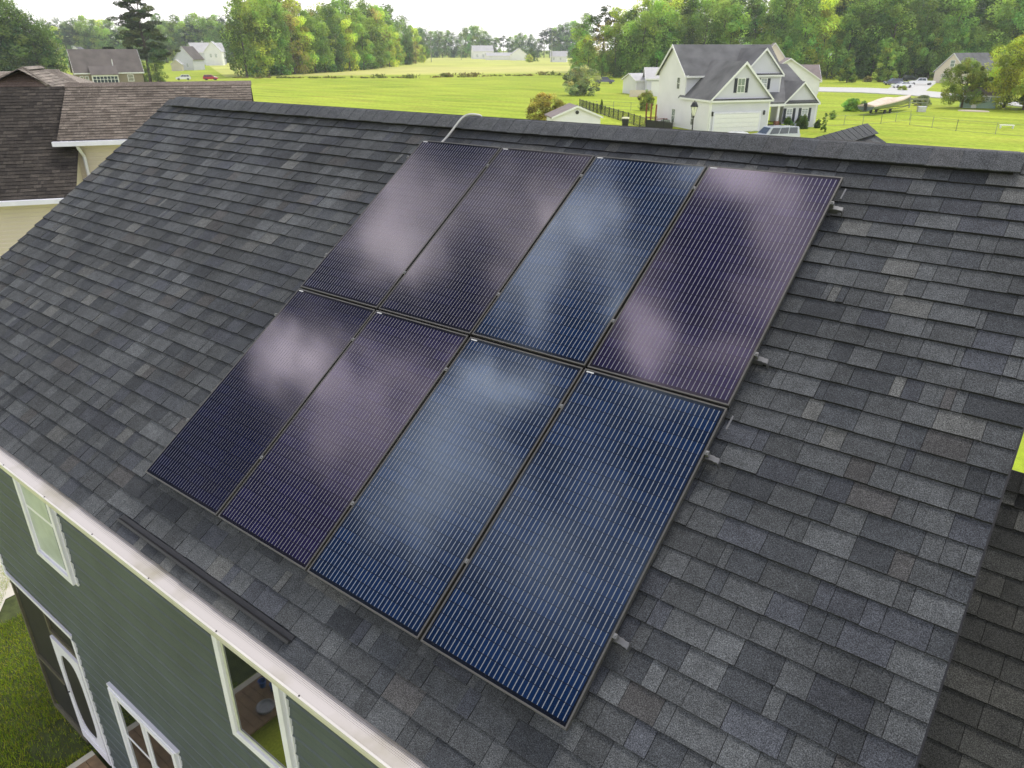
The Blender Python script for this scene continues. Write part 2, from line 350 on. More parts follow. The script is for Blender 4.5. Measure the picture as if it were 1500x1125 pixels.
# ridge vent: raised core and overlapping cap shingles
mb = MB(); VX0, VX1 = -5.52, 5.20
for sg in (1, -1):
    def V(x, s, n, sg=sg):
        q = P(x, s, n); yy = P(0, S1, NR)[1]
        return (q[0], q[1] if sg > 0 else 2*yy-q[1], q[2])
    mb.hexa([V(VX0, S1-0.155, NR+0.002), V(VX1, S1-0.155, NR+0.002), V(VX1, S1, NR+0.002), V(VX0, S1, NR+0.002), V(VX0, S1-0.155, NR+0.048), V(VX1, S1-0.155, NR+0.048), V(VX1, S1+0.03, NR+0.048), V(VX0, S1+0.03, NR+0.048)])
mb.build('ridge_vent', M['black'], roof)
mb = MB()
x = VX0-0.02; r2 = random.Random(3)
while x < VX1:
    xe = min(x+0.20, VX1+0.03); t0 = 0.064+r2.uniform(-.001, .001); t1 = 0.060; wv = 0.19+r2.uniform(-.004, .004)
    c = tone(r2, 0.35); c = (c[0]+.046, c[1]+.048, c[2]+.052); yy = P(0, S1, NR)[1]
    prof = []
    for (s_, extra) in ((S1-wv, 0.0), (S1-0.08, 0.004), (S1-0.02, 0.004), (S1+0.006, -0.006)):
        prof.append((s_, extra))
    def ring(xx, t):
        up = [P(xx, s_, NR+t+e) for s_, e in prof]; up2 = [(q[0], 2*yy-q[1], q[2]) for q in reversed(up)]
        dn = [P(xx, s_, NR+t+e-0.007) for s_, e in prof]; dn2 = [(q[0], 2*yy-q[1], q[2]) for q in reversed(dn)]
        return up+up2+list(reversed(dn2))+list(reversed(dn))
    mb.loft([ring(x, t1), ring(xe+0.012, t0)], 0, c)
    x = xe
mb.build('ridge_cap', M['shingle'], roof)
mb = MB()
for xa, xb in ((XL, VX0-0.02), (VX1+0.04, XR)):
    mb = MB(); yy = P(0, S1, NR)[1]
    up = [P(xa, s_, NR+0.014) for s_ in (S1-0.15, S1)]; dn = [P(xa, s_, NR+0.004) for s_ in (S1-0.15, S1)]
    poly = up+[(q[0], 2*yy-q[1], q[2]) for q in reversed(up[:1])]+[(q[0], 2*yy-q[1], q[2]) for q in dn[:1]]+list(reversed(dn))
    mb.prism(poly, (xb-xa, 0, 0), 0, (0.07, 0.072, 0.076))
    mb.build('ridge_end_cap', M['shingle'], roof)

# walls with lap siding
YW = -0.10; ZG = 0.0; XWL, XWR = -5.0, 5.42; ZE = 5.60
mb = MB()
z = 0.25; k = 0
holes = [(-5.0, -2.95, 0.1, 2.72)]
while z < ZE+0.02:
    zt = min(z+0.1, ZE+0.03); d = 0.017 if k % 2 == 0 else 0.010
    xa = XWL if z > 2.66 else -2.95
    mb.hexa([(xa, YW-d, z), (XWR, YW-d, z), (XWR, YW+0.05, z), (xa, YW+0.05, z), (xa, YW-0.002, zt+0.004), (XWR, YW-0.002, zt+0.004), (XWR, YW+0.05, zt+0.004), (xa, YW+0.05, zt+0.004)])
    e = d+(.008 if k % 2 == 0 else .003)
    mb.hexa([(xa, YW-e, z), (XWR, YW-e, z), (XWR, YW-d+.002, z), (xa, YW-d+.002, z), (xa, YW-d-.0005, z+.009), (XWR, YW-d-.0005, z+.009), (XWR, YW-d+.002, z+.009), (xa, YW-d+.002, z+.009)])
    z += 0.1; k += 1
yb = 2*yr-YW
mb.box(XWL, XWL+0.1, YW+0.05, yb, 2.7, 6.0); mb.box(XWL+0.0, XWR, yb-0.1, yb, 0, 5.6)
# right gable wall
mb.prism([(XWR-0.1, YW+0.05, 0), (XWR-0.1, yb, 0), (XWR-0.1, yb, 5.6), (XWR-0.1, yr, 8.3), (XWR-0.1, YW+0.05, 5.6)], (0.1, 0, 0))
mb.prism([(XWL, YW+0.05, 5.5), (XWL, yb, 5.5), (XWL, yr, 8.3)], (0.1, 0, 0))
mb.build('wall', M['siding'], house)
# brick-grey foundation
mb = MB(); mb.box(-2.95, XWR, YW-0.005, YW+0.3, 0, 0.25); mb.build('foundation', mat('foundation', (0.25, 0.22, 0.2), 0.9), house)
# soffit, fascia and gutter
mb = MB(); zs = z0-0.13
mb.box(XL+0.02, XR-0.02, y0+0.005, YW, zs-0.02, zs); mb.box(XL+0.02, XR-0.02, y0-0.02, y0+0.005, zs-0.02, z0-0.012)
mb.build('soffit', M['trim'], house)
gy1 = y0-0.021; gy0 = gy1-0.125; zt = z0-0.02
mb = MB()
def gring(x): return [(x, gy1, zt), (x, gy1, zt-0.12), (x, gy0+0.045, zt-0.125), (x, gy0+0.01, zt-0.075), (x, gy0, zt-0.03), (x, gy0, zt), (x, gy0+0.014, zt+0.003), (x, gy0+0.014, zt-0.01), (x, gy0+0.006, zt-0.03), (x, gy0+0.05, zt-0.115), (x, gy1-0.006, zt-0.11), (x, gy1-0.006, zt)]
mb.loft([gring(XL), gring(XR)])
gut = mb.build('gutter', M['gutter'], house)
# perforated guard: fine dark holes through the sheet as a surface pattern
gm = bpy.data.materials.new('gutter_guard'); gm.use_nodes = True; t = gm.node_tree; b = t.nodes['Principled BSDF']
tcn = t.nodes.new('ShaderNodeTexCoord'); vo = t.nodes.new('ShaderNodeTexVoronoi'); vo.inputs['Scale'].default_value = 85; vo.inputs['Randomness'].default_value = 0.0
t.links.new(tcn.outputs['Object'], vo.inputs[0])
n = t.nodes.new('ShaderNodeTexNoise'); t.links.new(tcn.outputs['Object'], n.inputs[0]); n.inputs['Scale'].default_value = 2.0; n.inputs['Detail'].default_value = 6
cc = mixc(t, ramp(t, n.outputs[0], [(0.52, 0.0), (0.72, 0.75)]), (0.50, 0.46, 0.44), (0.28, 0.25, 0.16))
cc = mixc(t, ramp(t, vo.outputs['Distance'], [(0.28, 1.0), (0.36, 0.0)]), cc, (0.22, 0.20, 0.19))
t.links.new(cc, b.inputs['Base Color']); b.inputs['Roughness'].default_value = 0.5
mb = MB(); mb.hexa([(XL, gy0+0.012, zt-0.002), (XR, gy0+0.012, zt-0.002), (XR, gy1+0.03, zt+0.012), (XL, gy1+0.03, zt+0.012), (XL, gy0+0.012, zt+0.001), (XR, gy0+0.012, zt+0.001), (XR, gy1+0.03, zt+0.015), (XL, gy1+0.03, zt+0.015)])
mb.build('gutter_guard', gm, gut)
mb = MB(); r2 = random.Random(8)
for i in range(13):
    x = -5.5+i*0.9; mb = MB(); mb.lathe([(0.0, 0), (0.006, 0), (0.006, 0.004), (0, 0.005)], (x, gy0+0.012, zt+0.003), 8); mb.build('screw', M['dark_metal'], gut)
# corner boards
mb = MB(); mb.box(XWL-0.02, XWL+0.07, YW-0.022, YW+0.05, 2.62, ZE); mb.box(XWL-0.022, XWL, YW-0.02, YW+0.09, 2.62, ZE); mb.build('corner_board', M['trim'], house)
# porch opening trim and screens
mb = MB(); mb.box(XWL, -2.95, YW-0.028, YW+0.0, 2.64, 2.70); mb.box(-2.97, -2.90, YW-0.0285, YW+0.03, 0.1, 2.64)
mb.build('porch_trim', M['trim'], house)
psc = MB(); psc.box(XWL+0.06, -3.90, YW+0.035, YW+0.04, 0.25, 2.6); psc.box(-3.90, -3.0, YW+0.035, YW+0.04, 2.25, 2.6)
porch = psc.build('porch_screen', M['screen'], house)
mb = MB()
wood = mat('olive_wood', (0.10, 0.09, 0.06), 0.7, var=0.2)
for (a, b_, c_, d_) in ((XWL, XWL+0.06, 0.1, 2.66), (-3.93, -3.88, 0.1, 2.66), (XWL+0.06, -3.93, 2.61, 2.66), (XWL+0.06, -3.93, 1.12, 1.18), (XWL+0.06, -3.93, 0.1, 0.18), (-3.88, -2.97, 2.20, 2.25), (-3.88, -2.97, 2.61, 2.66)):
    mb.box(a, b_, YW+0.005, YW+0.034, c_, d_)
mb.build('screen_frame', wood, porch)
mb = MB(); mb.box(XWL+0.02, -2.97, YW+0.05, YW+2.5, 0.05, 0.1); mb.box(XWL+0.02, -2.97, YW+2.5, YW+2.55, 0.1, 2.66); mb.box(XWL+0.0, -2.9, YW+0.06, YW+2.6, 2.66, 2.7)
mb.build('porch_room', wood, house)
# white screen door with an arched opening
mb = MB(); dx0, dx1, dz0, dz1 = -3.86, -3.04, 0.32, 2.18
inner = []; outer = []
cx = (dx0+dx1)/2; hw = (dx1-dx0)/2
zi0, zi1 = 0.62, 2.02
K = 40
for i in range(K):
    t_ = 2*PI*i/K; ct, st = math.cos(t_), math.sin(t_)
    # superellipse opening with flattened corners
    sx = math.copysign(abs(ct)**0.62, ct)*(hw-0.13); sz = math.copysign(abs(st)**0.62, st)*((zi1-zi0)/2)
    inner.append((cx+sx, (zi0+zi1)/2+sz))
    m_ = max(abs(ct), abs(st)); outer.append((cx+ct/m_*hw, (dz0+dz1)/2+st/m_*(dz1-dz0)/2))
for i in range(K):
    j = (i+1) % K
    a, b_, c_, d_ = inner[i], inner[j], outer[j], outer[i]
    f_ = [(q[0], YW-0.022, q[1]) for q in (a, b_, c_, d_)]; k_ = [(q[0], YW+0.012, q[1]) for q in (a, b_, c_, d_)]
    mb.face(f_); mb.face(list(reversed(k_))); mb.face([f_[0], k_[0], k_[1], f_[1]]); mb.face([f_[3], f_[2], k_[2], k_[3]])
for i in range(7):
    xx = dx0+0.1+i*0.1; mb.tube([(xx, YW-0.024, 0.50), (xx+0.04, YW-0.03, 0.56), (xx+0.08, YW-0.024, 0.50)], 0.008, 6)
door = mb.build('screen_door', M['trim'], house)
mb = MB(); mb.box(dx0+0.05, dx1-0.05, YW-0.006, YW+0.002, dz0+0.1, dz1-0.05); mb.build('door_screen', M['screen'], door)
mb = MB(); mb.tube([(dx0+0.07, YW-0.05, 1.22), (dx0+0.07, YW-0.05, 1.36)], 0.012, 8); mb.tube([(dx0+0.07, YW-0.05, 1.22), (dx0+0.07, YW-0.02, 1.22)], 0.01, 6); mb.build('door_handle', M['black'], door)

def window(x0, x1, z0_, z1_, style, label=None):
    mb = MB(); tw = 0.075; y = YW-0.044
    for (a, b_, c_, d_) in ((x0, x0+tw, z0_, z1_), (x1-tw, x1, z0_, z1_), (x0+tw, x1-tw, z1_-tw, z1_), (x0+tw, x1-tw, z0_, z0_+tw)):
        mb.box(a, b_, y-0.02, YW+0.03, c_, d_)
    jc = 0.022
    for (a, b_, c_, d_) in ((x0-jc, x0, z0_-jc, z1_+jc), (x1, x1+jc, z0_-jc, z1_+jc), (x0, x1, z1_, z1_+jc), (x0, x1, z0_-jc, z0_)): mb.box(a, b_, YW-0.0275, YW+0.03, c_, d_)
    fr = mb.build('window', M['trim'], house, bevel=0.004)
    mb = MB(); sw = 0.035; panes = [(x0+tw, x1-tw)] if style != 'pair' else [(x0+tw, (x0+x1)/2-0.03), ((x0+x1)/2+0.03, x1-tw)]
    if style == 'pair': mb.box((x0+x1)/2-0.03, (x0+x1)/2+0.03, y-0.012, YW+0.03, z0_+tw, z1_-tw)
    zm = z0_+(z1_-z0_)*0.5
    for a, b_ in panes:
        for (c_, d_, e_, f_) in ((a, a+sw, z0_+tw, z1_-tw), (b_-sw, b_, z0_+tw, z1_-tw), (a+sw, b_-sw, z1_-tw-sw, z1_-tw), (a+sw, b_-sw, z0_+tw, z0_+tw+sw)):
            mb.box(c_, d_, y+0.004, YW+0.03, e_, f_)
        if style != 'tall': mb.box(a+sw, b_-sw, y+0.004, YW+0.03, zm-0.02, zm+0.02)
    mb.build('sash', M['trim'] if style != 'tall' else mat('sash_tan', (0.5, 0.52, 0.42), 0.4), fr)
    mb = MB(); mb.box(x0+tw, x1-tw, YW-0.036, YW-0.032, z0_+tw, z1_-tw)
    mb.build('pane', M['glass_blue'] if style == 'blind' else M['glass'], fr)
    return fr
wa = window(-3.05, -2.12, Z0-2.17, Z0-0.75, 'blind')
mb = MB(); mb.box(-2.97, -2.3, YW-0.0395, YW-0.0365, Z0-2.08, Z0-0.84); mb.build('blind', mat('blind', (0.42, 0.46, 0.47), 0.4, coat=0.15), wa)
wb_ = window(0.90, 1.79, Z0-2.26, Z0-0.75, 'tall')
wc_ = window(-2.04, -0.57, Z0-5.1, Z0-3.63, 'pair')
mb = MB(); mb.box(-2.08, -0.53, YW-0.05, YW, Z0-3.63, Z0-3.60); mb.build('drip_cap', M['trim'], wc_)

# lower wing roof on the right and rear cross gable
LO = -1.0
wing = MB(); TL = [((0.040, 0.041, 0.039), 0.35), ((0.054, 0.055, 0.052), 0.35), ((0.068, 0.068, 0.063), 0.2), ((0.092, 0.093, 0.087), 0.1)]
shingles(wing, 5.43, 10.5, 2.72-24*0.154, 25, 0.154, P, LO, random.Random(11), tones=TL, s_end=2.80, wmin=.14, wmax=.34)
wr = wing.build('wing_roof', [M['shingle_low'], M['asphalt_edge']], house)
mb = MB(); a0 = P(0, -0.96, LO-0.01); a1 = P(0, 2.80, LO-0.01)
mb.prism([(5.43, a0[1], a0[2]), (5.43, a1[1], a1[2]), (5.43, 2*a1[1]-a0[1], a0[2]), (5.43, 2*a1[1]-a0[1], a0[2]-0.15), (5.43, a1[1], a1[2]-0.15), (5.43, a0[1], a0[2]-0.15)], (5.05, 0, 0), col=(0.04, 0.04, 0.038))
mb.build('wing_deck', M['shingle_low'], wr)
mb = MB(); x = 5.55; yy = a1[1]+0.0; r2 = random.Random(4)
while x < 10.4:
    c = tone(r2, 0.9, TL)
    def rg(xx, t):
        up = [P(xx, s_, LO+t) for s_ in (2.80-0.15, 2.80)]; dn = [P(xx, s_, LO+t-0.008) for s_ in (2.80-0.15, 2.80)]
        return up+[(up[0][0], 2*yy-up[0][1], up[0][2])]+[(dn[0][0], 2*yy-dn[0][1], dn[0][2])]+list(reversed(dn))
    mb.loft([rg(x, 0.05), rg(x+0.23, 0.042)], 0, c); x += 0.22
mb.build('wing_ridge_cap', M['shingle_low'], wr)
mb = MB(); mb.box(5.43, 10.3, a0[1]+0.35, 2*a1[1]-a0[1]-0.35, 0, a0[2]-0.1); mb.prism([(10.2, a0[1]+.35, a0[2]-.1), (10.2, 2*a1[1]-a0[1]-.35, a0[2]-.1), (10.2, a1[1], a1[2]-.2)], (0.1, 0, 0))
mb.build('wing_wall', M['siding'], house)
# rear cross gable: ridge runs away from the main ridge
gz, gx, gyE = 8.50, 3.40, 7.15; gp = math.tan(R_(33))
def G(sg):
    def f(y_, s_, n_): # y along ridge, s up slope (0 at eave, 2.2 at ridge)
        h = (2.2-s_)*math.cos(R_(33)); return (gx+sg*h+sg*n_*math.sin(R_(33)), y_, gz-(2.2-s_)*math.sin(R_(33))+n_*math.cos(R_(33)))
    return f
mb = MB()
shingles(mb, 4.0, gyE, 2.2-14*0.154, 14, 0.154, G(1), 0.0, random.Random(21), s_end=2.2)
shingles(mb, 4.0, gyE, 2.2-14*0.154, 14, 0.154, lambda a, s, n: G(-1)(a, s, n), 0.0, random.Random(22), s_end=2.2)
cg = mb.build('gable_roof', [M['shingle'], M['asphalt_edge']], house)
mb = MB(); x = gyE+0.02; r2 = random.Random(9)
while x > 4.1:
    up = lambda yy_, t: [G(1)(yy_, 2.03, t), G(1)(yy_, 2.2, t+0.006), G(-1)(yy_, 2.03, t), G(-1)(yy_, 2.03, t-0.008), G(1)(yy_, 2.2, t-0.006), G(1)(yy_, 2.03, t-0.008)]
    mb.loft([up(x, 0.036), up(x-0.22, 0.040)], 0, (.075, .077, .08)); x -= 0.2
mb.build('gable_ridge_cap', M['shingle'], cg)
mb = MB(); mb.prism([(gx-1.7, gyE-0.3, gz-1.35), (gx+1.7, gyE-0.3, gz-1.35), (gx, gyE-0.3, gz-0.05)], (0, 0.1, 0)); mb.box(gx-1.6, gx+1.6, 6, gyE-0.2, 0, gz-1.3); mb.build('gable_wall', M['siding'], house)

# ------------------------------------------------------------------ solar panels
PW, PH, GP = 1.04, 2.099, 0.02
AL = R_(0.305); ca, sa = math.cos(AL), math.sin(AL)
def A(x, s, n=0.0): return P(x*ca-s*sa, x*sa+s*ca, n)
def amat(x, s, n=0.0, tx=0.0, ty=0.0):
    ex = Vector((ca, sa*CT, sa*ST)); es = Vector((-sa, ca*CT, ca*ST)); en = ex.cross(es); o = Vector(A(x, s, n))
    m = Matrix(((ex.x, es.x, en.x, o.x), (ex.y, es.y, en.y, o.y), (ex.z, es.z, en.z, o.z), (0, 0, 0, 1)))
    c = Matrix.Translation((PW/2, PH/2, 0)); return m @ c @ Matrix.Rotation(tx, 4, 'X') @ Matrix.Rotation(ty, 4, 'Y') @ c.inverted()
BL = (0.0015, 0.010, 0.040); PU = (0.005, 0.004, 0.026); ND = (0.001, 0.0015, 0.016)
CM = {'blue': cell_mat('cells_blue', BL, (0.58, 0.78, 1.0), 1.66, 1), 'purple': cell_mat('cells_purple', PU, (0.90, 0.78, 0.98), 1.66, 2, 0.21), 'navy': cell_mat('cells_navy', ND, (0.90, 0.80, 0.94), 1.68, 3, 0.12), 'grey': cell_mat('cells_grey', (0.005, 0.005, 0.020), (0.96, 0.86, 0.96), 1.62, 4, 0.20)}  # busbar dimming from the viewing angle put into the bar colours
# frame profile and glass are the same mesh for all panels
def panel_frame():
    mb = MB(); w_, h_, t_, fw = PW, PH, 0.035, 0.011
    mb.box(0, w_, 0, fw, -t_, 0); mb.box(0, w_, h_-fw, h_, -t_, 0); mb.box(0, fw, fw, h_-fw, -t_, 0); mb.box(w_-fw, w_, fw, h_-fw, -t_, 0)
    mb.box(fw, w_-fw, fw, h_-fw, -t_+0.002, -t_+0.006)
    return mb
words = [['top', 'left-most'], ['top', 'second'], ['top', 'third'], ['top', 'right-most']]
spec = {(0, 1): 'grey', (1, 1): 'grey', (2, 1): 'blue', (3, 1): 'purple', (0, 0): 'navy', (1, 0): 'purple', (2, 0): 'blue', (3, 0): 'blue'}
lab = {(0, 1): 'black framed solar panel at the upper left corner of the array with greyish pink sheen',
       (1, 1): 'solar panel in the row under the ridge, second from the left, dull grey purple',
       (2, 1): 'deep blue solar panel in the row under the ridge, between two purplish panels',
       (3, 1): 'purple pink solar panel at the upper right corner of the array',
       (0, 0): 'dark navy solar panel at the lower left corner of the array, nearest the eave',
       (1, 0): 'dark purple solar panel in the lower row, second from the left',
       (2, 0): 'blue solar panel in the lower row, third from the left, whitish at its top',
       (3, 0): 'blue solar panel at the lower right corner of the array, nearest the camera'}
tilt = {(0, 1): (0.0, 0.004), (1, 1): (0.003, -0.004), (2, 1): (-0.004, 0.006), (3, 1): (0.004, -0.006), (0, 0): (-0.003, 0.003), (1, 0): (0.003, -0.003), (2, 0): (-0.003, -0.006), (3, 0): (0.003, 0.006)}
proto = None
for (i, j), kind in spec.items():
    root = empty('solar_panel'); root.matrix_world = amat(i*(PW+GP), j*(PH+GP), 0.0, tilt[(i, j)][0]*0.6, tilt[(i, j)][1]*0.6)
    tag(root, lab[(i, j)], 'solar panel', 'solar panels in two rows of four on the roof')
    fr = panel_frame().build('frame', M['frame'], root, bevel=0.0012)
    mb = MB(); mb.face([(0.011, 0.011, -0.0015), (PW-0.011, 0.011, -0.0015), (PW-0.011, PH-0.011, -0.0015), (0.011, PH-0.011, -0.0015)])
    mb.build('cells', CM[kind], root)
    mb = MB(); mb.box(0.022, 0.080, PH-0.027, PH-0.016, -0.0012, -0.0006); mb.build('label_sticker', M['sticker'], root)
# rails with clamps
RS = [(0.56, 'lowest mounting rail under the panels, nearest the eave'), (1.78, 'mounting rail under the upper part of the lower panel row'), (2.56, 'mounting rail under the lower part of the upper panel row'), (3.97, 'topmost mounting rail under the panels, nearest the ridge')]
ang = lambda s: 0
for rs, rl in RS:
    root = empty('mounting_rail', A(0, rs-0.02, -0.08)); tag(root, rl, 'rail', 'aluminium rails carrying the solar panels')
    s_ = rs-0.022
    def wp(x, s, n): return tuple(np.array(A(x, s, n))-np.array(A(0, rs-0.02, -0.08)))
    mb = MB(); mb.hexa([wp(-0.03, s_-0.018, -0.082), wp(4.272, s_-0.018, -0.082), wp(4.272, s_+0.018, -0.082), wp(-0.03, s_+0.018, -0.082), wp(-0.03, s_-0.018, -0.037), wp(4.272, s_-0.018, -0.037), wp(4.272, s_+0.018, -0.037), wp(-0.03, s_+0.018, -0.037)])
    mb.build('rail', M['alu'], root, bevel=0.002)
    mb = MB()   # rail-end splice with a hooked lip
    mb.hexa([wp(4.272, s_-0.022, -0.06), wp(4.305, s_-0.022, -0.062), wp(4.305, s_+0.012, -0.062), wp(4.272, s_+0.012, -0.06), wp(4.272, s_-0.022, -0.036), wp(4.305, s_-0.022, -0.038), wp(4.305, s_+0.012, -0.038), wp(4.272, s_+0.012, -0.036)])
    mb.hexa([wp(4.301, s_-0.026, -0.10), wp(4.308, s_-0.026, -0.10), wp(4.308, s_+0.004, -0.10), wp(4.301, s_+0.004, -0.10), wp(4.301, s_-0.026, -0.04), wp(4.308, s_-0.026, -0.04), wp(4.308, s_+0.004, -0.04), wp(4.301, s_+0.004, -0.04)])
    mb.build('rail_end', M['alu'], root, bevel=0.0015)
    for xx in (-0.012, PW+GP/2, 2*PW+1.5*GP, 3*PW+2.5*GP, 4*PW+3*GP+0.012):
        mb = MB(); e = 0.011
        mb.hexa([wp(xx-e, s_-0.010, -0.03), wp(xx+e, s_-0.012, -0.03), wp(xx+e, s_+0.018, -0.03), wp(xx-e, s_+0.018, -0.03), wp(xx-e, s_-0.012, 0.004), wp(xx+e, s_-0.012, 0.004), wp(xx+e, s_+0.018, 0.004), wp(xx-e, s_+0.018, 0.004)])
        mb.tube([wp(xx, s_+0.003, 0.0), wp(xx, s_+0.003, 0.012)], 0.008, 6)
        mb.build('clamp', M['clamp'], root, bevel=0.002)
    for xx in (0.35, 1.5, 2.7, 3.8):
        mb = MB(); mb.hexa([wp(xx-0.03, s_-0.09, -0.112), wp(xx+0.03, s_-0.09, -0.112), wp(xx+0.03, s_+0.05, -0.112), wp(xx-0.03, s_+0.05, -0.112), wp(xx-0.02, s_-0.03, -0.082), wp(xx+0.02, s_-0.03, -0.082), wp(xx+0.02, s_+0.02, -0.082), wp(xx-0.02, s_+0.02, -0.082)])
        mb.build('foot', M['dark_metal'], root)
# two short cable clips at the right edge
for s_, lb in ((2.02, 'thin pale cable clip on the lower right panel edge'), (4.08, 'thin pale cable clip on the upper right panel edge')):
    c0 = np.array(A(4.262, s_, -0.02)); mb = MB(); mb.tube([np.array(A(4.262, s_-0.05, -0.03))-c0, np.array(A(4.266, s_+0.05, -0.025))-c0], 0.006, 6)
    tag(mb.build('cable_clip', M['alu'], None, c0), lb, 'cable clip')
# conduit over the ridge
c0 = np.array(A(0.30, 4.16, -0.05)); pts = [A(0.12, 4.12, -0.08), A(0.18, 4.30, -0.07), A(0.22, 4.42, -0.045), A(0.26, 4.54, -0.01), A(0.29, 4.61, 0.005), A(0.33, 4.655, 0.0), A(0.37, 4.685, -0.02), A(0.41, 4.72, -0.06), A(0.42, 4.73, -0.12)]
# smooth the bend
pp = [np.array(p) for p in pts]; sm = []
for i in range(len(pp)-1):
    p0, p1, p2, p3 = pp[max(i-1, 0)], pp[i], pp[i+1], pp[min(i+2, len(pp)-1)]
    for k in range(5):
        u = k/5; sm.append(0.5*((2*p1)+(-p0+p2)*u+(2*p0-5*p1+4*p2-p3)*u*u+(-p0+3*p1-3*p2+p3)*u**3))
sm.append(pp[-1]); mb = MB(); mb.tube([p-c0 for p in sm], 0.0115, 12)
tag(mb.build('conduit_pipe', M['pipe'], None, c0, smooth=True), 'bent light grey conduit pipe rising from the panels over the roof ridge', 'pipe')
# rain diverter
def dv(x, s, n): return np.array(P(x, s, n))-np.array(P(0, -0.4, NR))
mb = MB(); q0, q1 = (0.0, -0.375), (2.27, -0.375)
mb.hexa([dv(0.0, -0.40, NR+0.010), dv(2.27, -0.40, NR+0.010), dv(2.27, -0.365, NR+0.012), dv(0.0, -0.365, NR+0.012), dv(0.0, -0.40, NR+0.014), dv(2.27, -0.40, NR+0.014), dv(2.27, -0.365, NR+0.016), dv(0.0, -0.365, NR+0.016)])
mb.hexa([dv(0.0, -0.404, NR+0.008), dv(2.27, -0.404, NR+0.008), dv(2.27, -0.400, NR+0.008), dv(0.0, -0.400, NR+0.008), dv(0.0, -0.414, NR+0.037), dv(2.27, -0.414, NR+0.037), dv(2.27, -0.410, NR+0.037), dv(0.0, -0.410, NR+0.037)])
mb.hexa([dv(0.0, -0.430, NR+0.030), dv(2.27, -0.430, NR+0.030), dv(2.27, -0.410, NR+0.036), dv(0.0, -0.410, NR+0.036), dv(0.0, -0.430, NR+0.032), dv(2.27, -0.430, NR+0.032), dv(2.27, -0.410, NR+0.038), dv(0.0, -0.410, NR+0.038)])
tag(mb.build('rain_diverter', M['dark_metal'], None, P(0, -0.4, NR)), 'long dark metal rain diverter strip lying near the eave below the panels', 'flashing')
#__PART2__

# ------------------------------------------------------------------ ground, street, fields
gm = bpy.data.materials.new('lawn'); gm.use_nodes = True; t = gm.node_tree; b = t.nodes['Principled BSDF']
tcn = t.nodes.new('ShaderNodeTexCoord'); sp = t.nodes.new('ShaderNodeSeparateXYZ'); t.links.new(tcn.outputs['Object'], sp.inputs[0])
def nzn(scale, det=4, st=None):
    n = t.nodes.new('ShaderNodeTexNoise'); n.inputs['Scale'].default_value = scale; n.inputs['Detail'].default_value = det
    if st:
        m_ = t.nodes.new('ShaderNodeMapping'); m_.inputs['Scale'].default_value = (1, 1, 1); m_.inputs['Rotation'].default_value = (0, 0, st[0]); m_.inputs['Scale'].default_value = (st[1], st[2], 1)
        t.links.new(tcn.outputs['Object'], m_.inputs[0]); t.links.new(m_.outputs[0], n.inputs[0])
    else: t.links.new(tcn.outputs['Object'], n.inputs[0])
    return n.outputs[0]
c = mixc(t, ramp(t, nzn(0.035, 6), [(0.38, 0.0), (0.62, 1.0)]), (0.28, 0.38, 0.028), (0.38, 0.46, 0.042))
c = mixc(t, ramp(t, nzn(0.25, 5, (0.9, 0.3, 1.6)), [(0.45, 0.0), (0.75, 0.7)]), c, (0.42, 0.40, 0.06))
c = mixc(t, 1.0, c, ramp(t, nzn(1.6, 6), [(0.3, 0.75), (0.7, 1.22)]), 'MULTIPLY')
c = mixc(t, 1.0, c, ramp(t, nzn(0.12, 8, (0.5, 0.5, 3.0)), [(0.35, 0.78), (0.65, 1.12)]), 'MULTIPLY')
c = mixc(t, 1.0, c, ramp(t, nzn(30, 3), [(0.3, 0.72), (0.7, 1.25)]), 'MULTIPLY')
t.links.new(c, b.inputs['Base Color']); b.inputs['Roughness'].default_value = 0.95; b.inputs['Specular IOR Level'].default_value = 0.1
mb = MB(); mb.face([(-2500, -900, 0), (1500, -900, 0), (1500, 3000, 0), (-2500, 3000, 0)])
struct(mb.build('ground', gm))
M['far_field'] = mat('far_field', (0.46, 0.48, 0.085), 0.95, var=0.22, scale=0.03)
M['wheat'] = mat('pale_field', (0.52, 0.50, 0.13), 0.95, var=0.14, scale=0.05)
M['concrete'] = mat('concrete', (0.52, 0.51, 0.48), 0.9, var=0.08, scale=0.8)
M['asphalt'] = mat('asphalt', (0.42, 0.41, 0.40), 0.9, var=0.1, scale=0.5)
def sheet(name, pts, m, z=0.004):
    mb = MB(); mb.face([(p[0], p[1], z) for p in pts]); return struct(mb.build(name, m))
sheet('field', [at(330, 113), at(845, 107), at(1010, 107), at(900, 84), at(600, 84), at(300, 92)], M['far_field'], 0.02)
sheet('hay_field', [at(430, 111), at(842, 104), at(850, 97), at(520, 99)], M['wheat'], 0.05)
# street on the right and drives
road = [(1130, 126), (1200, 127.5), (1270, 128.5), (1335, 131), (1400, 137), (1460, 147), (1600, 158), (1600, 168), (1470, 154), (1400, 146), (1330, 140), (1260, 136), (1190, 134.5), (1130, 134)]
mb = MB(); n = 7
for k in range(6):
    a, b_, c_, d_ = at(*road[k]), at(*road[k+1]), at(*road[12-k]), at(*road[13-k])
    mb.face([(a[0], a[1], .006), (d_[0], d_[1], .006), (c_[0], c_[1], .006), (b_[0], b_[1], .006)])
struct(mb.build('street', M['concrete']))
# thin kerbs of the street
mb = MB()
for k in range(6):
    a, b_ = at(*road[13-k]), at(*road[12-k]); mb.tube([(a[0], a[1], 0.05), (b_[0], b_[1], 0.05)], 0.12, 6)
struct(mb.build('kerb', M['concrete']))
sheet('driveway', [at(1298, 131), at(1355, 134), at(1372, 121), at(1318, 121)], M['concrete'], 0.010)
sheet('path', [(-7.8, 0.05, 0), (-8.4, 0.45, 0), (-8.4, 6, 0), (-16, 6, 0), (-16, -1.2, 0)], mat('walk_concrete', (0.60, 0.56, 0.48), 0.9, var=0.06, scale=3), 0.02)

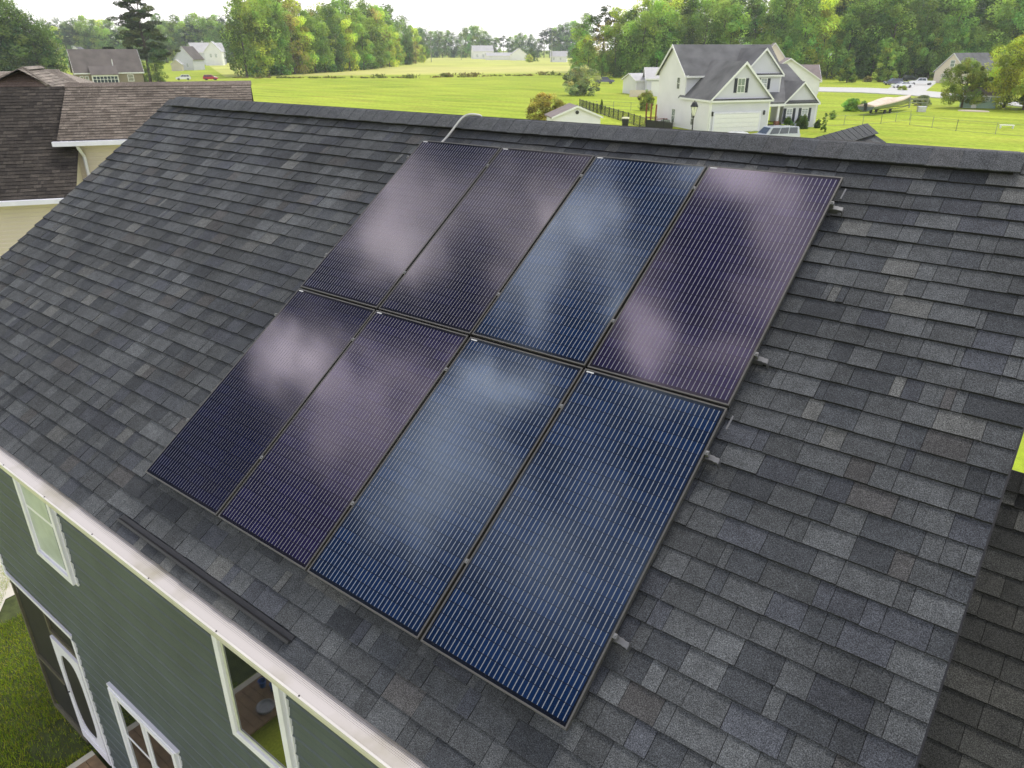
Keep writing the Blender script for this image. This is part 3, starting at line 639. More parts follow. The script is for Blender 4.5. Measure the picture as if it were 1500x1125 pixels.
# grass blades near the house (lower left of the picture)
g = np.random.default_rng(2); n = 80000
X = g.uniform(-9.6, -3.2, n); Y = g.uniform(-2.2, 1.6, n)
keep = ~((Y > -0.02) & (X > -4.95)) & ~((X > -3.7) & (Y > -1.3)) & ~((Y > 0.0+(-7.8-X)*0.67) & (X < -7.75))
X, Y = X[keep], Y[keep]; n = len(X)
bald = (np.hypot(X+4.35, Y+0.25) < 0.42) & (g.random(n) < 0.7); X, Y = X[~bald], Y[~bald]; n = len(X)
hh = g.uniform(0.03, 0.085, n); a_ = g.uniform(0, 2*PI, n); wd = g.uniform(0.0025, 0.006, n); ln = g.uniform(0, 0.05, n); a2 = g.uniform(0, 2*PI, n)
V_ = np.zeros((n, 3, 3)); V_[:, 0] = np.stack([X-wd*np.cos(a_), Y-wd*np.sin(a_), np.zeros(n)], 1); V_[:, 1] = np.stack([X+wd*np.cos(a_), Y+wd*np.sin(a_), np.zeros(n)], 1)
V_[:, 2] = np.stack([X+ln*np.cos(a2), Y+ln*np.sin(a2), hh], 1)
def np_mesh(name, V_, m, cols=None, parent=None, k=3, loc=None):
    n = V_.shape[0]; me = bpy.data.meshes.new(name); me.vertices.add(n*k); me.vertices.foreach_set('co', V_.reshape(-1).astype(np.float32))
    me.loops.add(n*k); me.loops.foreach_set('vertex_index', np.arange(n*k, dtype=np.int32)); me.polygons.add(n)
    me.polygons.foreach_set('loop_start', np.arange(0, n*k, k, dtype=np.int32)); me.polygons.foreach_set('loop_total', np.full(n, k, np.int32))
    me.update(calc_edges=True); me.validate()
    if cols is not None:
        at_ = me.attributes.new('col', 'FLOAT_COLOR', 'CORNER'); cc = np.repeat(np.hstack([cols, np.ones((n, 1))]), k, axis=0).astype(np.float32); at_.data.foreach_set('color', cc.ravel())
    me.materials.append(m); o = bpy.data.objects.new(name, me); COL.objects.link(o)
    if parent is not None: o.parent = parent
    if loc is not None: o.location = loc
    return o
gc = np.array([[0.20, 0.32, 0.015], [0.33, 0.42, 0.02], [0.46, 0.43, 0.05]])[g.choice(3, n, p=[.4, .4, .2])]*g.uniform(0.7, 1.25, (n, 1))
patch = (np.sin(X*2.3+1)+np.sin(Y*3.1+X)+g.normal(0, .4, n))[:, None]; gc = gc*(1-0.13*np.clip(patch, -1.5, 1.5))
M['blade'] = mat('grass_blade', (1, 1, 1), 0.8, var=0, attr=True, spec=0.2)
tag(np_mesh('grass', V_, M['blade'], gc), 'short green and yellowish lawn grass beside the screened porch', 'grass', kind='stuff')
mb = MB(); mb.face([(-9.8, -2.6, .003), (-3.2, -2.6, .003), (-3.2, 1.7, .003), (-9.8, 1.7, .003)]); struct(mb.build('soil', mat('soil', (0.06, 0.075, 0.02), 0.95, var=0.4, scale=6)))

# small deck by the screen door, pots on it
deck = empty('wooden_deck', (-3.65, -0.13, 0)); tag(deck, 'low orange brown wooden deck with pale edge boards beside the screen door', 'deck')
M['deck'] = mat('deck_board', (0.21, 0.135, 0.07), 0.7, var=0.25, scale=8); M['edge'] = mat('pale_board', (0.50, 0.47, 0.38), 0.7, var=0.1)
mb = MB()
for k in range(9): mb.box(0.10+0*k, 1.55, -0.14-k*0.14+0.006, -k*0.14, 0.14, 0.17)
for k in range(9, 22): mb.box(0.72, 1.55, -0.14-k*0.14+0.006, -k*0.14, 0.14, 0.17)
mb.build('boards', M['deck'], deck)
mb = MB(); mb.box(0.0, 0.10, -1.36, 0, 0.0, 0.172); mb.box(0.10, 0.72, -1.36, -1.27, 0, 0.172); mb.box(0.62, 0.72, -3.1, -1.36, 0, 0.172); mb.build('edge_board', M['edge'], deck)
pot = mat('blue_glaze', (0.03, 0.11, 0.35), 0.3, var=0.05)
for k, (x, y) in enumerate(((-2.72, -2.35), (-2.52, -2.42))):
    mb = MB(); mb.lathe([(0, 0), (0.045, 0), (0.06, 0.11), (0.066, 0.12), (0.055, 0.12), (0.048, 0.02), (0, 0.02)], (0, 0, 0), 14)
    tag(mb.build('flower_pot', pot, None, (x, y, 0.171)), ['small blue flower pot on the deck, nearer its grass edge', 'small blue flower pot on the deck, farther from its grass edge'][k], 'flower pot', 'blue pots on the deck')
mb = MB(); mb.lathe([(0, 0), (0.12, 0), (0.14, 0.05), (0.125, 0.055), (0.11, 0.02), (0, 0.02)], (0, 0, 0), 18)
tag(mb.build('bowl', mat('grey_bowl', (0.3, 0.3, 0.3), 0.4), None, (-2.32, -2.12, 0.171)), 'round grey bowl standing on the deck', 'bowl')

# ------------------------------------------------------------------ vegetation
def leafmat(name, base, rnd):
    m = mat(name, base, 0.75, var=0, attr=True, rnd=rnd, spec=0.2)
    t = m.node_tree; b = t.nodes['Principled BSDF']; o = t.nodes['Material Output']
    tr = t.nodes.new('ShaderNodeBsdfTranslucent'); mx = t.nodes.new('ShaderNodeMixShader'); mx.inputs[0].default_value = 0.45
    src = b.inputs['Base Color'].links[0].from_socket
    yl = mixc(t, 1.0, src, (1.25, 1.25, 0.6), 'MULTIPLY'); t.links.new(yl, tr.inputs[0])
    t.links.new(b.outputs[0], mx.inputs[1]); t.links.new(tr.outputs[0], mx.inputs[2]); t.links.new(mx.outputs[0], o.inputs[0])
    return m
M['leaf'] = leafmat('leaf_green', (0.27, 0.39, 0.10), 0.6)
M['leaf_y'] = leafmat('leaf_yellow_green', (0.46, 0.52, 0.11), 0.5)
M['leaf_d'] = leafmat('leaf_dark', (0.14, 0.21, 0.06), 0.5)
M['leaf_r'] = leafmat('leaf_rusty', (0.38, 0.34, 0.14), 0.4)
M['leaf_s'] = leafmat('leaf_silver', (0.34, 0.38, 0.24), 0.3)
M['needle'] = leafmat('needles', (0.075, 0.105, 0.04), 0.6)
M['bark'] = mat('bark', (0.11, 0.085, 0.065), 0.9, var=0.3, scale=3)

def crown_np(seed, env, ncl, clr, nl, ls, up=0.25, flat=1.0, shade=0.45):
    """leaf clumps spread through an envelope; env(t) = radius at height t (0..1) of unit height"""
    g = np.random.default_rng(seed); cs = []
    while len(cs) < ncl:
        t_ = g.uniform(0.0, 1.0); r = env(t_)
        if r <= 0: continue
        if g.random() > (r/0.5)**1.2+0.15: continue
        a = g.uniform(0, 2*PI); q = r*math.sqrt(g.uniform(0.12, 1.0))*(1+0.22*math.sin(3*a+seed)+g.normal(0, .08))
        cs.append((q*math.cos(a), q*math.sin(a), t_))
    cs = np.array(cs); ci = g.integers(0, ncl, nl); rr = clr*g.uniform(0.55, 1.35, ncl)
    d = g.normal(0, 1, (nl, 3)); d /= np.linalg.norm(d, axis=1)[:, None]
    rad = (g.uniform(0.35, 1.0, nl)**0.5)[:, None]*rr[ci][:, None]
    p = cs[ci]+d*rad*np.array([1, 1, flat])
    nrm = d*0.7+g.normal(0, 0.55, (nl, 3))+np.array([0, 0, up]); nrm /= np.linalg.norm(nrm, axis=1)[:, None]
    t1 = np.cross(nrm, g.normal(0, 1, (nl, 3))); t1 /= np.linalg.norm(t1, axis=1)[:, None]; t2 = np.cross(nrm, t1)
    s = (ls*g.uniform(0.6, 1.4, nl))[:, None]
    V_ = np.stack([p-t1*s, p-t2*s*0.55, p+t1*s, p+t2*s*0.55], 1)
    cc = (g.uniform(0.35, 1.6, ncl)[ci]*g.uniform(0.75, 1.25, nl))[:, None]*np.ones((1, 3))
    hue = g.normal(0, 0.12, ncl)[ci][:, None]; cc = cc*np.hstack([1+hue, np.ones((nl, 1)), 1-0.5*hue])
    return V_, np.clip(cc, 0.2, 2.2)
def trunk_mb(seed, r, top, limbs, env, lean=0.02):
    g = random.Random(seed); mb = MB(); pts = [(g.uniform(-1, 1)*lean*k/4, g.uniform(-1, 1)*lean*k/4, top*k/5) for k in range(6)]
    mb.tube(pts, [r*1.35, r, r*.85, r*.65, r*.45, r*.2], 8)
    for i in range(limbs):
        t_ = 0.3+0.55*i/max(limbs, 1); z_ = top*t_; a = g.uniform(0, 2*PI); R0 = env(min(0.95, t_+0.12))*0.8
        b_ = (pts[0][0]*0, 0, z_); mb.tube([b_, (R0*.5*math.cos(a), R0*.5*math.sin(a), z_+.05), (R0*math.cos(a), R0*math.sin(a), z_+.12)], [r*.5*(1-t_*.5), r*.3, r*.08], 5)
    return mb
def e_tall(t): return 0.0 if t < .02 else 0.215*math.sin(PI*min(1, (t+0.22)/1.24))**0.6
def e_round(t): return 0.0 if t < .10 else 0.42*math.sin(PI*min(1, (t-0.02)/1.0))**0.6
def e_pine(t): return 0.0 if t < 0.48 else (0.23*math.sin(PI*min(1, (t-0.42)/0.60))**0.7)
def e_cone(t): return 0.0 if t < 0.06 else 0.26*(1.03-t)**0.8
def e_bush(t): return 0.55*math.sqrt(max(0, 1-t*t*0.95))
def make_tree(name, seed, env, ncl, clr, nl, ls, m, r=0.012, top=0.9, limbs=6, trunk=True, **kw):
    root = empty(name); V_, cc = crown_np(seed, env, ncl, clr, nl, ls, **kw)
    np_mesh('crown', V_, m, cc, root, 4)
    if trunk: trunk_mb(seed, r, top, limbs, env).build('trunk', M['bark'], root)
    return root
PRO = {}
def proto_tree(key, *a, **k):
    PRO[key] = (a, k, [None])
for i, s in enumerate((1, 2, 3)): proto_tree('tall%d' % i, 'broadleaf_tree', s, e_tall, 64, 0.085, 7500, 0.013, M['leaf'])
for i, s in enumerate((4, 5)): proto_tree('yel%d' % i, 'broadleaf_tree', s, e_tall, 60, 0.085, 7000, 0.013, M['leaf_y'])
proto_tree('rust', 'broadleaf_tree', 6, e_tall, 50, 0.075, 5000, 0.0115, M['leaf_r'])
proto_tree('dark', 'broadleaf_tree', 7, e_tall, 60, 0.085, 8000, 0.0115, M['leaf_d'])
proto_tree('round', 'broadleaf_tree', 8, e_round, 70, 0.11, 16000, 0.0135, M['leaf'], r=0.02)
proto_tree('roundy', 'broadleaf_tree', 9, e_round, 70, 0.11, 16000, 0.0135, M['leaf_y'], r=0.02)
proto_tree('pine', 'pine_tree', 10, e_pine, 60, 0.055, 4500, 0.011, M['needle'], r=0.010, top=0.96, limbs=9, flat=0.5)
proto_tree('conel', 'conifer_tree', 12, e_cone, 90, 0.06, 9000, 0.016, M['leaf'], r=0.015)
proto_tree('cone', 'conifer_tree', 11, e_cone, 110, 0.05, 6000, 0.013, M['leaf_d'], r=0.015)
NT = [0]
def tree(key, px, py, h, label, group=None, cat='tree', wide=1.0, P0=None, name=None):
    a, k, st = PRO[key]
    if st[0] is None: st[0] = o = make_tree(*a, **k)
    else: o = copy_tree(st[0])
    if name: o.name = name
    p = at(px, py) if P0 is None else P0
    g = random.Random(NT[0]*7+1); NT[0] += 1
    o.location = (float(p[0]), float(p[1]), 0); o.rotation_euler = (0, 0, g.uniform(0, 6.28)); s = h*g.uniform(.96, 1.04); o.scale = (s*wide, s*wide, s)
    tag(o, label, cat, group); return o
T = random.Random(77)
def mpp(px, py):
    q = at(px, py)-CAM; return float(q@VF)/F_PX
# woods on the right behind the white house
GW = 'trees of the woods behind the white house'
def topy(x):   # height of the tree line in the photograph
    xs = [830, 850, 870, 900, 940, 970, 1010, 1060, 1100, 1150, 1520]; ys = [58, 42, 30, 22, 8, -8, 2, -6, 6, -12, -20]
    return float(np.interp(x, xs, ys))
for row, (py, dt, step) in enumerate(((113, 26, 20), (109.5, 12, 22), (106, 0, 25))):
    x = 846+row*8
    while x < 1560:
        yb_ = py+(x-850)/650*4; h = (yb_-(topy(x)+dt+T.uniform(-8, 10)))*mpp(x, yb_)
        u = T.random()
        if row == 0: key = T.choice(['tall0', 'tall1', 'dark', 'tall2', 'dark', 'round'] if u > .15 else ['yel0', 'round'])
        elif x < 1180: key = T.choice(['tall0', 'yel0', 'yel1', 'tall2', 'rust' if u < .18 else 'tall1', 'yel0', 'pine' if u < .5 else 'tall1'])
        else: key = T.choice(['tall0', 'tall1', 'dark', 'tall2', 'yel1' if u < .5 else 'dark', 'pine' if u < .4 else 'tall0'])
        lb = {'tal': 'tall green broadleaf tree in the woods behind the white house', 'yel': 'yellow green broadleaf tree in the woods behind the white house', 'rus': 'rusty orange tinged tree in the woods behind the white house', 'dar': 'dark green broadleaf tree in the woods behind the white house', 'rou': 'low rounded green tree at the edge of the woods behind the white house', 'pin': 'tall pine standing in the woods behind the white house'}[key[:3]]
        wd = 0.75 if key == 'round' else 1.0
        if key == 'round': h *= 0.62
        tree(key, x+T.uniform(-5, 5), yb_, h, lb, GW, wide=wd*T.uniform(.95, 1.3))
        x += step*T.uniform(.8, 1.2)
# woods at the left of the field
GC = 'trees of the wood at the left edge of the field'
bx = [345, 450, 530, 580, 622]; by = [114, 108, 103, 97, 91.5]; tx = [335, 350, 372, 400, 430, 470, 520, 560, 600, 625]; ty = [10, -4, 4, -2, 10, 22, 16, 24, 38, 52]
for row in range(3):
    x = 362+row*7
    while x < 622:
        yb_ = float(np.interp(x, bx, by))-row*1.6; tp = float(np.interp(x, tx, ty)); h = (yb_-tp-(2-row)*9+T.uniform(-6, 8))*mpp(x, yb_)
        key = T.choice(['tall0', 'tall1', 'yel0', 'tall2', 'tall0', 'yel1', 'dark', 'rust' if T.random() < .15 else 'round']); u = 1.0
        if key == 'round': h *= .6; u = .8
        if x < 372: key = T.choice(['tall0', 'dark', 'tall2'])
        lb = {'tal': 'green broadleaf tree in the wood at the left edge of the field', 'yel': 'yellow green tree in the wood at the left edge of the field', 'rus': 'orange tinged tree in the wood at the left edge of the field', 'dar': 'dark green tree in the wood at the left edge of the field', 'rou': 'low rounded tree in the wood at the left edge of the field'}[key[:3]]
        tree(key, x, yb_, h, lb, GC, wide=u*T.uniform(1.0, 1.3)); x += (17-row*1.5)*T.uniform(.8, 1.2)*(1 if x < 520 else .75)
# far tree lines
GF = 'trees of the far tree line'
x = 616
while x < 862:
    tp = float(np.interp(x, [616, 640, 665, 690, 700, 715, 740, 765, 785, 810, 830, 860], [44, 52, 54, 44, 42, 54, 56, 50, 58, 44, 40, 38]))
    yb_ = 84.5; key = T.choice(['tall0', 'tall1', 'dark', 'tall2', 'pine', 'yel0' if T.random() < .3 else 'tall0'])
    lb = 'hazy pine in the far tree line behind the white farm buildings' if key == 'pine' else ('yellowish tree in the far tree line behind the white farm buildings' if key == 'yel0' else 'hazy blue green tree in the far tree line behind the white farm buildings')
    tree(key, x, yb_, (yb_-tp+T.uniform(-3, 4))*mpp(x, yb_), lb, GF, wide=T.uniform(1.1, 1.5)); x += 8.5*T.uniform(.8, 1.2)
x = 60
while x < 350:
    tp = float(np.interp(x, [60, 90, 110, 150, 175, 240, 290, 320, 350], [40, 36, 33, 36, 40, 34, 28, 26, 30]))
    for row in range(2):
        yb_ = 92-row*3; key = T.choice(['tall0', 'tall1', 'dark', 'tall2', 'pine', 'yel0' if T.random() < .3 else 'tall0'])
        lb = 'hazy pine in the tree line behind the houses at the far left' if key == 'pine' else ('yellowish tree in the tree line behind the houses at the far left' if key == 'yel0' else 'hazy green tree in the tree line behind the houses at the far left')
        tree(key, x+row*6, yb_, (yb_-tp-(1-row)*8+T.uniform(-4, 4))*mpp(x, yb_), lb, GF, wide=T.uniform(1.0, 1.4))
    x += 14*T.uniform(.8, 1.2)
# dark trees at the left edge
for k, (x, y, tp, wd) in enumerate(((-14, 119, -12, 1.5), (4, 120, -14, 1.4), (22, 119, 22, 1.5), (42, 118, 26, 1.5), (62, 118, 34, 1.5), (82, 117, 36, 1.4), (34, 114, 14, 1.4))):
    tree('dark', x, y, (y-tp)*mpp(x, y), 'big dark green tree at the left edge of the photo, behind the brown roof', 'dark trees at the left edge', wide=wd)
# pine with the bare trunk
o = make_tree('pine_tree', 33, lambda t_: 0.0 if t_ < .26 else (0.48*(1.03-t_)**0.6*(0.75+.25*math.sin(t_*40))), 150, 0.058, 26000, 0.0095, M['needle'], r=0.014, top=0.97, limbs=16, flat=0.4)
p = at(221, 121); h = (121+3)*mpp(221, 121); o.location = (p[0], p[1], 0); o.scale = (h, h, h); tag(o, 'tall dark pine with a bare lower trunk beside the brown sunroom house', 'tree')
tree('dark', 232, 121, 40*mpp(232, 121), 'bushy dark tree at the foot of the tall pine', wide=1.5); tree('dark', 212, 120, 26*mpp(212, 120), 'low dark bush left of the foot of the tall pine', wide=1.8)
tree('roundy', 262, 92, 33*mpp(262, 92), 'yellowish round tree behind the far left grey houses', wide=1.0)
tree('round', 112, 103, 26*mpp(112, 103), 'light green round tree left of the brown sunroom house', wide=1.0)
# trees on the right
tree('conel', 1240, 121, 42*mpp(1240, 121), 'pale green pyramid shaped tree at the woods edge, the left one of two', wide=1.3)
tree('conel', 1294, 120, 57*mpp(1294, 120), 'taller green pyramid shaped tree at the woods edge, the right one of two', wide=1.15)
o = make_tree('crape_myrtle', 41, lambda t_: 0.0 if t_ < .12 else 0.47*math.sin(PI*min(1, (t_+.05)/1.08))**.6, 150, .085, 24000, .014, leafmat('leaf_myrtle', (0.27, 0.33, 0.09), 0.1), r=.02, top=.7, limbs=10)
p = at(1408, 158); h = 63*mpp(1408, 158); o.location = (p[0], p[1], 0); o.scale = (h*1.02, h*1.02, h); tag(o, 'wide dark green and reddish crape myrtle in front of the small shed on the right', 'tree')
for k, (x, y, tp) in enumerate(((1470, 158, 66), (1500, 161, 54), (1532, 160, 50))):
    tree('roundy', x, y, (y-tp)*mpp(x, y), ['olive green spreading tree with forked trunk at the right edge', 'yellower spreading tree at the very right edge', 'spreading tree just cut by the right edge'][k], None, wide=1.05)
tree('round', 1382, 118, 14*mpp(1382, 118), 'small tree left of the tan house', wide=1.2) if False else None
for k, (x, y, hh_, wd, key, lb) in enumerate((
    (800, 187, 46, 1.55, 'M', 'bushy crape myrtle with yellow green leaves and pink blossom behind the small white shed'),
    (850, 140, 38, 1.5, 'S', 'silvery grey green olive like tree at the corner of the field'),
    (1219, 175, 12, .9, 'G', 'small round shrub right of the white house'),
    (946, 162, 27, 1.0, 'Y', 'small loose yellow green tree behind the black fence beside the white house'))):
    key2 = {'M': 'mm', 'S': 'ss', 'G': 'gg', 'Y': 'yy'}[key]
    mt = {'M': leafmat('leaf_pinkish', (0.36, 0.33, 0.10), .1), 'S': M['leaf_s'], 'G': M['leaf'], 'Y': leafmat('leaf_soft', (0.26, 0.30, 0.09), .1)}[key]
    o = make_tree('bushy_tree' if key != 'G' else 'round_shrub', 50+k, lambda t_: 0.46*math.sin(PI*min(1, (t_+.12)/1.14))**.6, 110, .10, 12000, .020, mt, r=.012, top=.6, limbs=5)
    p = at(x, y); h = hh_*mpp(x, y); o.location = (p[0], p[1], 0); o.scale = (h*wd, h*wd, h); tag(o, lb, 'tree' if key != 'G' else 'shrub')
# shrubs: flat clumps
shr = {}
def shrub(px, py, hpx, wpx, label, m='leaf_d', group=None, P0=None, size=None):
    key = m
    if key not in shr:
        shr[key] = o = make_tree('shrub', 60+len(shr), e_bush, 60, .15, 7000, .042, M[m], trunk=False, shade=.3)
    else: o = copy_tree(shr[key])
    p = at(px, py) if P0 is None else P0; k = mpp(px, py) if size is None else 1
    h, w_ = (hpx*k, wpx*k) if size is None else size; o.location = (p[0], p[1], 0); o.scale = (w_*.8, w_*.8, h); o.rotation_euler = (0, 0, NT[0]*1.3); NT[0] += 1
    tag(o, label, 'shrub', group); return o
shrub(1247, 163, 17, 27, 'large leafy green shrub left of the boat', 'leaf'); shrub(1262, 162, 13, 16, 'lower green shrub between the big shrub and the boat', 'leaf')
for k, (x, y) in enumerate(((1247, 120), (1271, 120), (1291, 120))): shrub(x, y, 8, 12, ['small orange tinged shrub beside the far street, left of three', 'reddish brown shrub beside the far street, middle of three', 'faded brown shrub beside the far street, right of three'][k], 'leaf_r', 'reddish shrubs beside the far street')
shrub(1322, 132, 6, 13, 'bright green low bush in front of the parked white car', 'leaf_y')
shrub(845, 161, 7, 6, 'small dark shrub at the far end of the black fence')
shrub(881, 160, 13, 5, 'slim dark green shrub behind the black fence'); shrub(948, 161, 8, 6, 'little dark cone shrub near the chain fence')
# ragged weeds along the ditch between the fields
g = np.random.default_rng(5); Vs = []; Cs = []
for k in range(70):
    x = g.uniform(345, 842); y = float(np.interp(x, [345, 600, 842], [114.5, 114.3, 109.5]))+g.normal(0, .25); p = at(x, y); big = g.random() < .12
    n_ = 26 if not big else 90; R0 = .6 if not big else 1.2; H0 = .25 if not big else 1.2
    q = p+np.stack([g.normal(0, R0, n_), g.normal(0, R0, n_), g.uniform(0, H0, n_)], 1); d1 = g.normal(0, .22, (n_, 3)); d2 = g.normal(0, .22, (n_, 3))
    Vs.append(np.stack([q-d1, q-d2, q+d1, q+d2], 1)); Cs.append(np.tile(np.array([[.17, .20, .04]] if g.random() < .6 else [[.24, .20, .06]]), (n_, 1))*g.uniform(.7, 1.3, (n_, 1)))
tag(np_mesh('weeds', np.concatenate(Vs), M['blade'], np.concatenate(Cs), k=4), 'ragged weeds along the ditch between the near and far field', 'weeds', kind='stuff')

# ------------------------------------------------------------------ houses
M['white_siding'] = mat('white_siding', (0.78, 0.77, 0.79), 0.6, var=0.04, scale=0.6)
M['grey_and_shade_siding'] = mat('light_grey_and_shade_siding', (0.60, 0.60, 0.66), 0.6, var=0.04, scale=0.6)  # on the white house, shade put into its white siding colour; plain grey elsewhere
M['cream'] = mat('cream_siding', (0.60, 0.53, 0.43), 0.6, var=0.05, scale=1.0)
M['tan_wall'] = mat('olive_tan_wall', (0.24, 0.20, 0.13), 0.7, var=0.1, scale=0.4)
M['beige_wall'] = mat('beige_wall', (0.66, 0.58, 0.48), 0.7, var=0.06)
M['roof_grey'] = mat('grey_roof', (0.12, 0.12, 0.122), 0.9, var=0.35, scale=0.45, bump=.3, bscale=4)
M['roof_dark'] = mat('dark_grey_roof', (0.075, 0.075, 0.082), 0.9, var=0.2, scale=0.5)
M['roof_brown'] = mat('brown_grey_roof', (0.115, 0.098, 0.088), 0.9, var=0.22, scale=0.5)
M['roof_mauve'] = mat('mauve_roof', (0.22, 0.18, 0.17), 0.9, var=0.15, scale=1.0)
M['roof_mid'] = mat('mid_grey_roof', (0.27, 0.26, 0.27), .9, var=.1)
M['roof_pale'] = mat('pale_metal_roof', (0.42, 0.41, 0.41), 0.6, var=0.08, scale=0.4)
M['white'] = mat('white_paint', (0.8, 0.8, 0.79), 0.45, var=0.03)
M['win'] = mat('window_dark', (0.05, 0.06, 0.07), 0.15, var=0.1, spec=0.8)
M['win_g'] = mat('window_greenish', (0.22, 0.27, 0.24), 0.15, var=0.1, spec=0.8)
M['shutter'] = mat('navy_shutter', (0.022, 0.026, 0.038), 0.6, var=0.1)
M['brick'] = mat('red_brick', (0.30, 0.14, 0.09), 0.85, var=0.25, scale=9)
M['redwood'] = mat('red_wood', (0.26, 0.09, 0.05), 0.8, var=0.15)
M['rubber'] = mat('tyre_rubber', (0.015, 0.015, 0.015), 0.8, var=0.1)
def lap(mb, x0, x1, y, z0_, z1_, st=0.2, out=-1, thick=.12):   # lap siding facing -y of its frame
    z = z0_
    while z < z1_-0.01:
        zt = min(z+st, z1_); mb.hexa([(x0, y+out*.02, z), (x1, y+out*.02, z), (x1, y+thick, z), (x0, y+thick, z), (x0, y, zt), (x1, y, zt), (x1, y+thick, zt), (x0, y+thick, zt)]); z += st
def wsash(par, x0, x1, z0_, z1_, y, shut=False, side=False, m='win_g', grid=True, tr=.09):
    """window facing -y (or facing -x when side) with trim, mullions and pane"""
    def B(mb, a, b_, d0, d1, c_, e_, mi=0):
        if side: mb.box(y-d1, y-d0, a, b_, c_, e_)
        else: mb.box(a, b_, y-d1, y-d0, c_, e_)
    mb = MB()
    B(mb, x0-tr, x0, -.05, .05, z0_-tr, z1_+tr); B(mb, x1, x1+tr, -.05, .05, z0_-tr, z1_+tr); B(mb, x0, x1, -.05, .05, z1_, z1_+tr); B(mb, x0, x1, -.05, .05, z0_-tr, z0_)
    zm = (z0_+z1_)/2; B(mb, x0, x1, -.05, .04, zm-.03, zm+.03)
    fr = mb.build('window', M['white'], par)
    if grid:
        xm = (x0+x1)/2; mb = MB(); B(mb, xm-.015, xm+.015, .012, .03, z0_, zm-.03); B(mb, xm-.015, xm+.015, .012, .03, zm+.03, z1_); mb.build('muntin', M['white'], fr)
    mb = MB(); B(mb, x0, x1, -.02, .01, z0_, zm-.03); B(mb, x0, x1, -.02, .01, zm+.03, z1_); mb.build('pane', M[m], fr)
    if shut:
        for a in (x0-tr-.42, x1+tr+.02):
            mb = MB(); B(mb, a, a+.4, -.02, .04, z0_-.05, z1_+.05)
            for q in range(int((z1_-z0_)/.14)): B(mb, a+.05, a+.35, .041, .055, z0_+.02+q*.14, z0_+.10+q*.14)
            mb.build('shutter', M['shutter'], par)
def gable(mb, x0, x1, y0_, y1_, ze_, zp, along='x', ov=.3, th=.14, hipy=None):
    """gable roof slabs; ridge along x or y"""
    if along == 'x':
        ym = (y0_+y1_)/2; sl = (zp-ze_)/(ym-y0_); e0 = ze_-sl*ov
        for sg, ya in ((1, y0_-ov), (-1, y1_+ov)):
            mb.hexa([(x0-ov, ya, e0-th), (x1+ov, ya, e0-th), (x1+ov, ym, zp-th), (x0-ov, ym, zp-th), (x0-ov, ya, e0), (x1+ov, ya, e0), (x1+ov, ym, zp), (x0-ov, ym, zp)] if sg > 0 else
                    [(x1+ov, ya, e0-th), (x0-ov, ya, e0-th), (x0-ov, ym, zp-th), (x1+ov, ym, zp-th), (x1+ov, ya, e0), (x0-ov, ya, e0), (x0-ov, ym, zp), (x1+ov, ym, zp)])
    else:
        xm = (x0+x1)/2; sl = (zp-ze_)/(xm-x0); e0 = ze_-sl*ov
        for xa in (x0-ov, x1+ov):
            q = [(xa, y0_-ov), (xm, y0_-ov), (xm, y1_+ov), (xa, y1_+ov)]; zz = [e0, zp, zp, e0]
            if xa > xm: q = [q[1], q[0], q[3], q[2]]; zz = [zp, e0, e0, zp]
            mb.hexa([(a, b_, z-th) for (a, b_), z in zip(q, zz)]+[(a, b_, z) for (a, b_), z in zip(q, zz)])
def rake(mb, x0, x1, y, ze_, zp, ov=.3, wd=.2, dp=.04):  # white rake boards of a gable facing -y
    xm = (x0+x1)/2; sl = (zp-ze_)/(xm-x0); e0 = ze_-sl*ov
    for xa in (x0-ov, x1+ov):
        mb.prism([(xa, y-ov-dp, e0+.01), (xm, y-ov-dp, zp+.01), (xm, y-ov-dp, zp-wd*1.3), (xa, y-ov-dp, e0-wd)], (0, dp, 0))
def house_root(name, p, az, label, cat='house'):
    o = empty(name, (p[0], p[1], 0), PI/2-R_(az)); tag(o, label, cat); return o

# --- the big white house with the garage (its frame: x along the front, y away from the camera)
p = at(1040.5, 145.6, 3.8)
H = house_root('white_house', p, 35, 'large white two storey house with garage, dark shutters and grey gabled roofs beyond the ridge')
mb = MB()
lap(mb, .35, 8.45, .3, 0, 3.85); mb.prism([(.35, .3, 3.85), (8.45, .3, 3.85), (4.4, .3, 7.75)], (0, .15, 0))
mb.build('front_wall', M['grey_and_shade_siding'], H)
mb = MB(); mb.box(.3, .45, .3, 14.0, 0, 3.85); mb.box(.3, .45, 6.6, 13.8, 3.85, 6.4); mb.prism([(.3, 6.6, 6.4), (.3, 13.8, 6.4), (.3, 10.2, 9.55)], (.15, 0, 0))
for q in range(30): mb.box(.28, .3, .32, 13.98, .02+q*.2, .05+q*.2) if q < 19 else mb.box(.28, .3, 6.62, 13.78, .02+q*.2, .05+q*.2)
mb.build('side_wall', M['white_siding'], H)
mb = MB(); mb.box(.45, 14.0, 13.7, 13.8, 0, 6.3); mb.box(17.5, 17.6, 3, 12, 0, 3.1); lap(mb, .45, 14.0, 6.6, 3.9, 6.4); mb.box(13.9, 14.0, 6.6, 13.7, 2.5, 6.4); mb.prism([(13.9, 6.6, 6.4), (13.9, 13.8, 6.4), (13.9, 10.2, 9.55)], (.1, 0, 0)); mb.box(8.35, 8.45, .45, 6.6, 0, 3.85)
mb.build('rear_walls', M['grey_and_shade_siding'], H)
mb = MB(); gable(mb, .3, 14.0, 6.5, 13.9, 6.45, 9.75, 'x', .35)
mb.build('main_roof', M['roof_grey'], H)
mb = MB(); gable(mb, .35, 8.45, .3, 7.5, 3.95, 7.9, 'y', .3); mb.build('garage_roof', M['roof_grey'], H)
mb = MB(); rake(mb, .35, 8.45, .3, 3.95, 7.9, .3, .25); mb.box(.02, 8.78, -.04, .28, 3.42, 3.62); mb.box(.0, .06, -.0, 7.4, 3.45, 3.66)
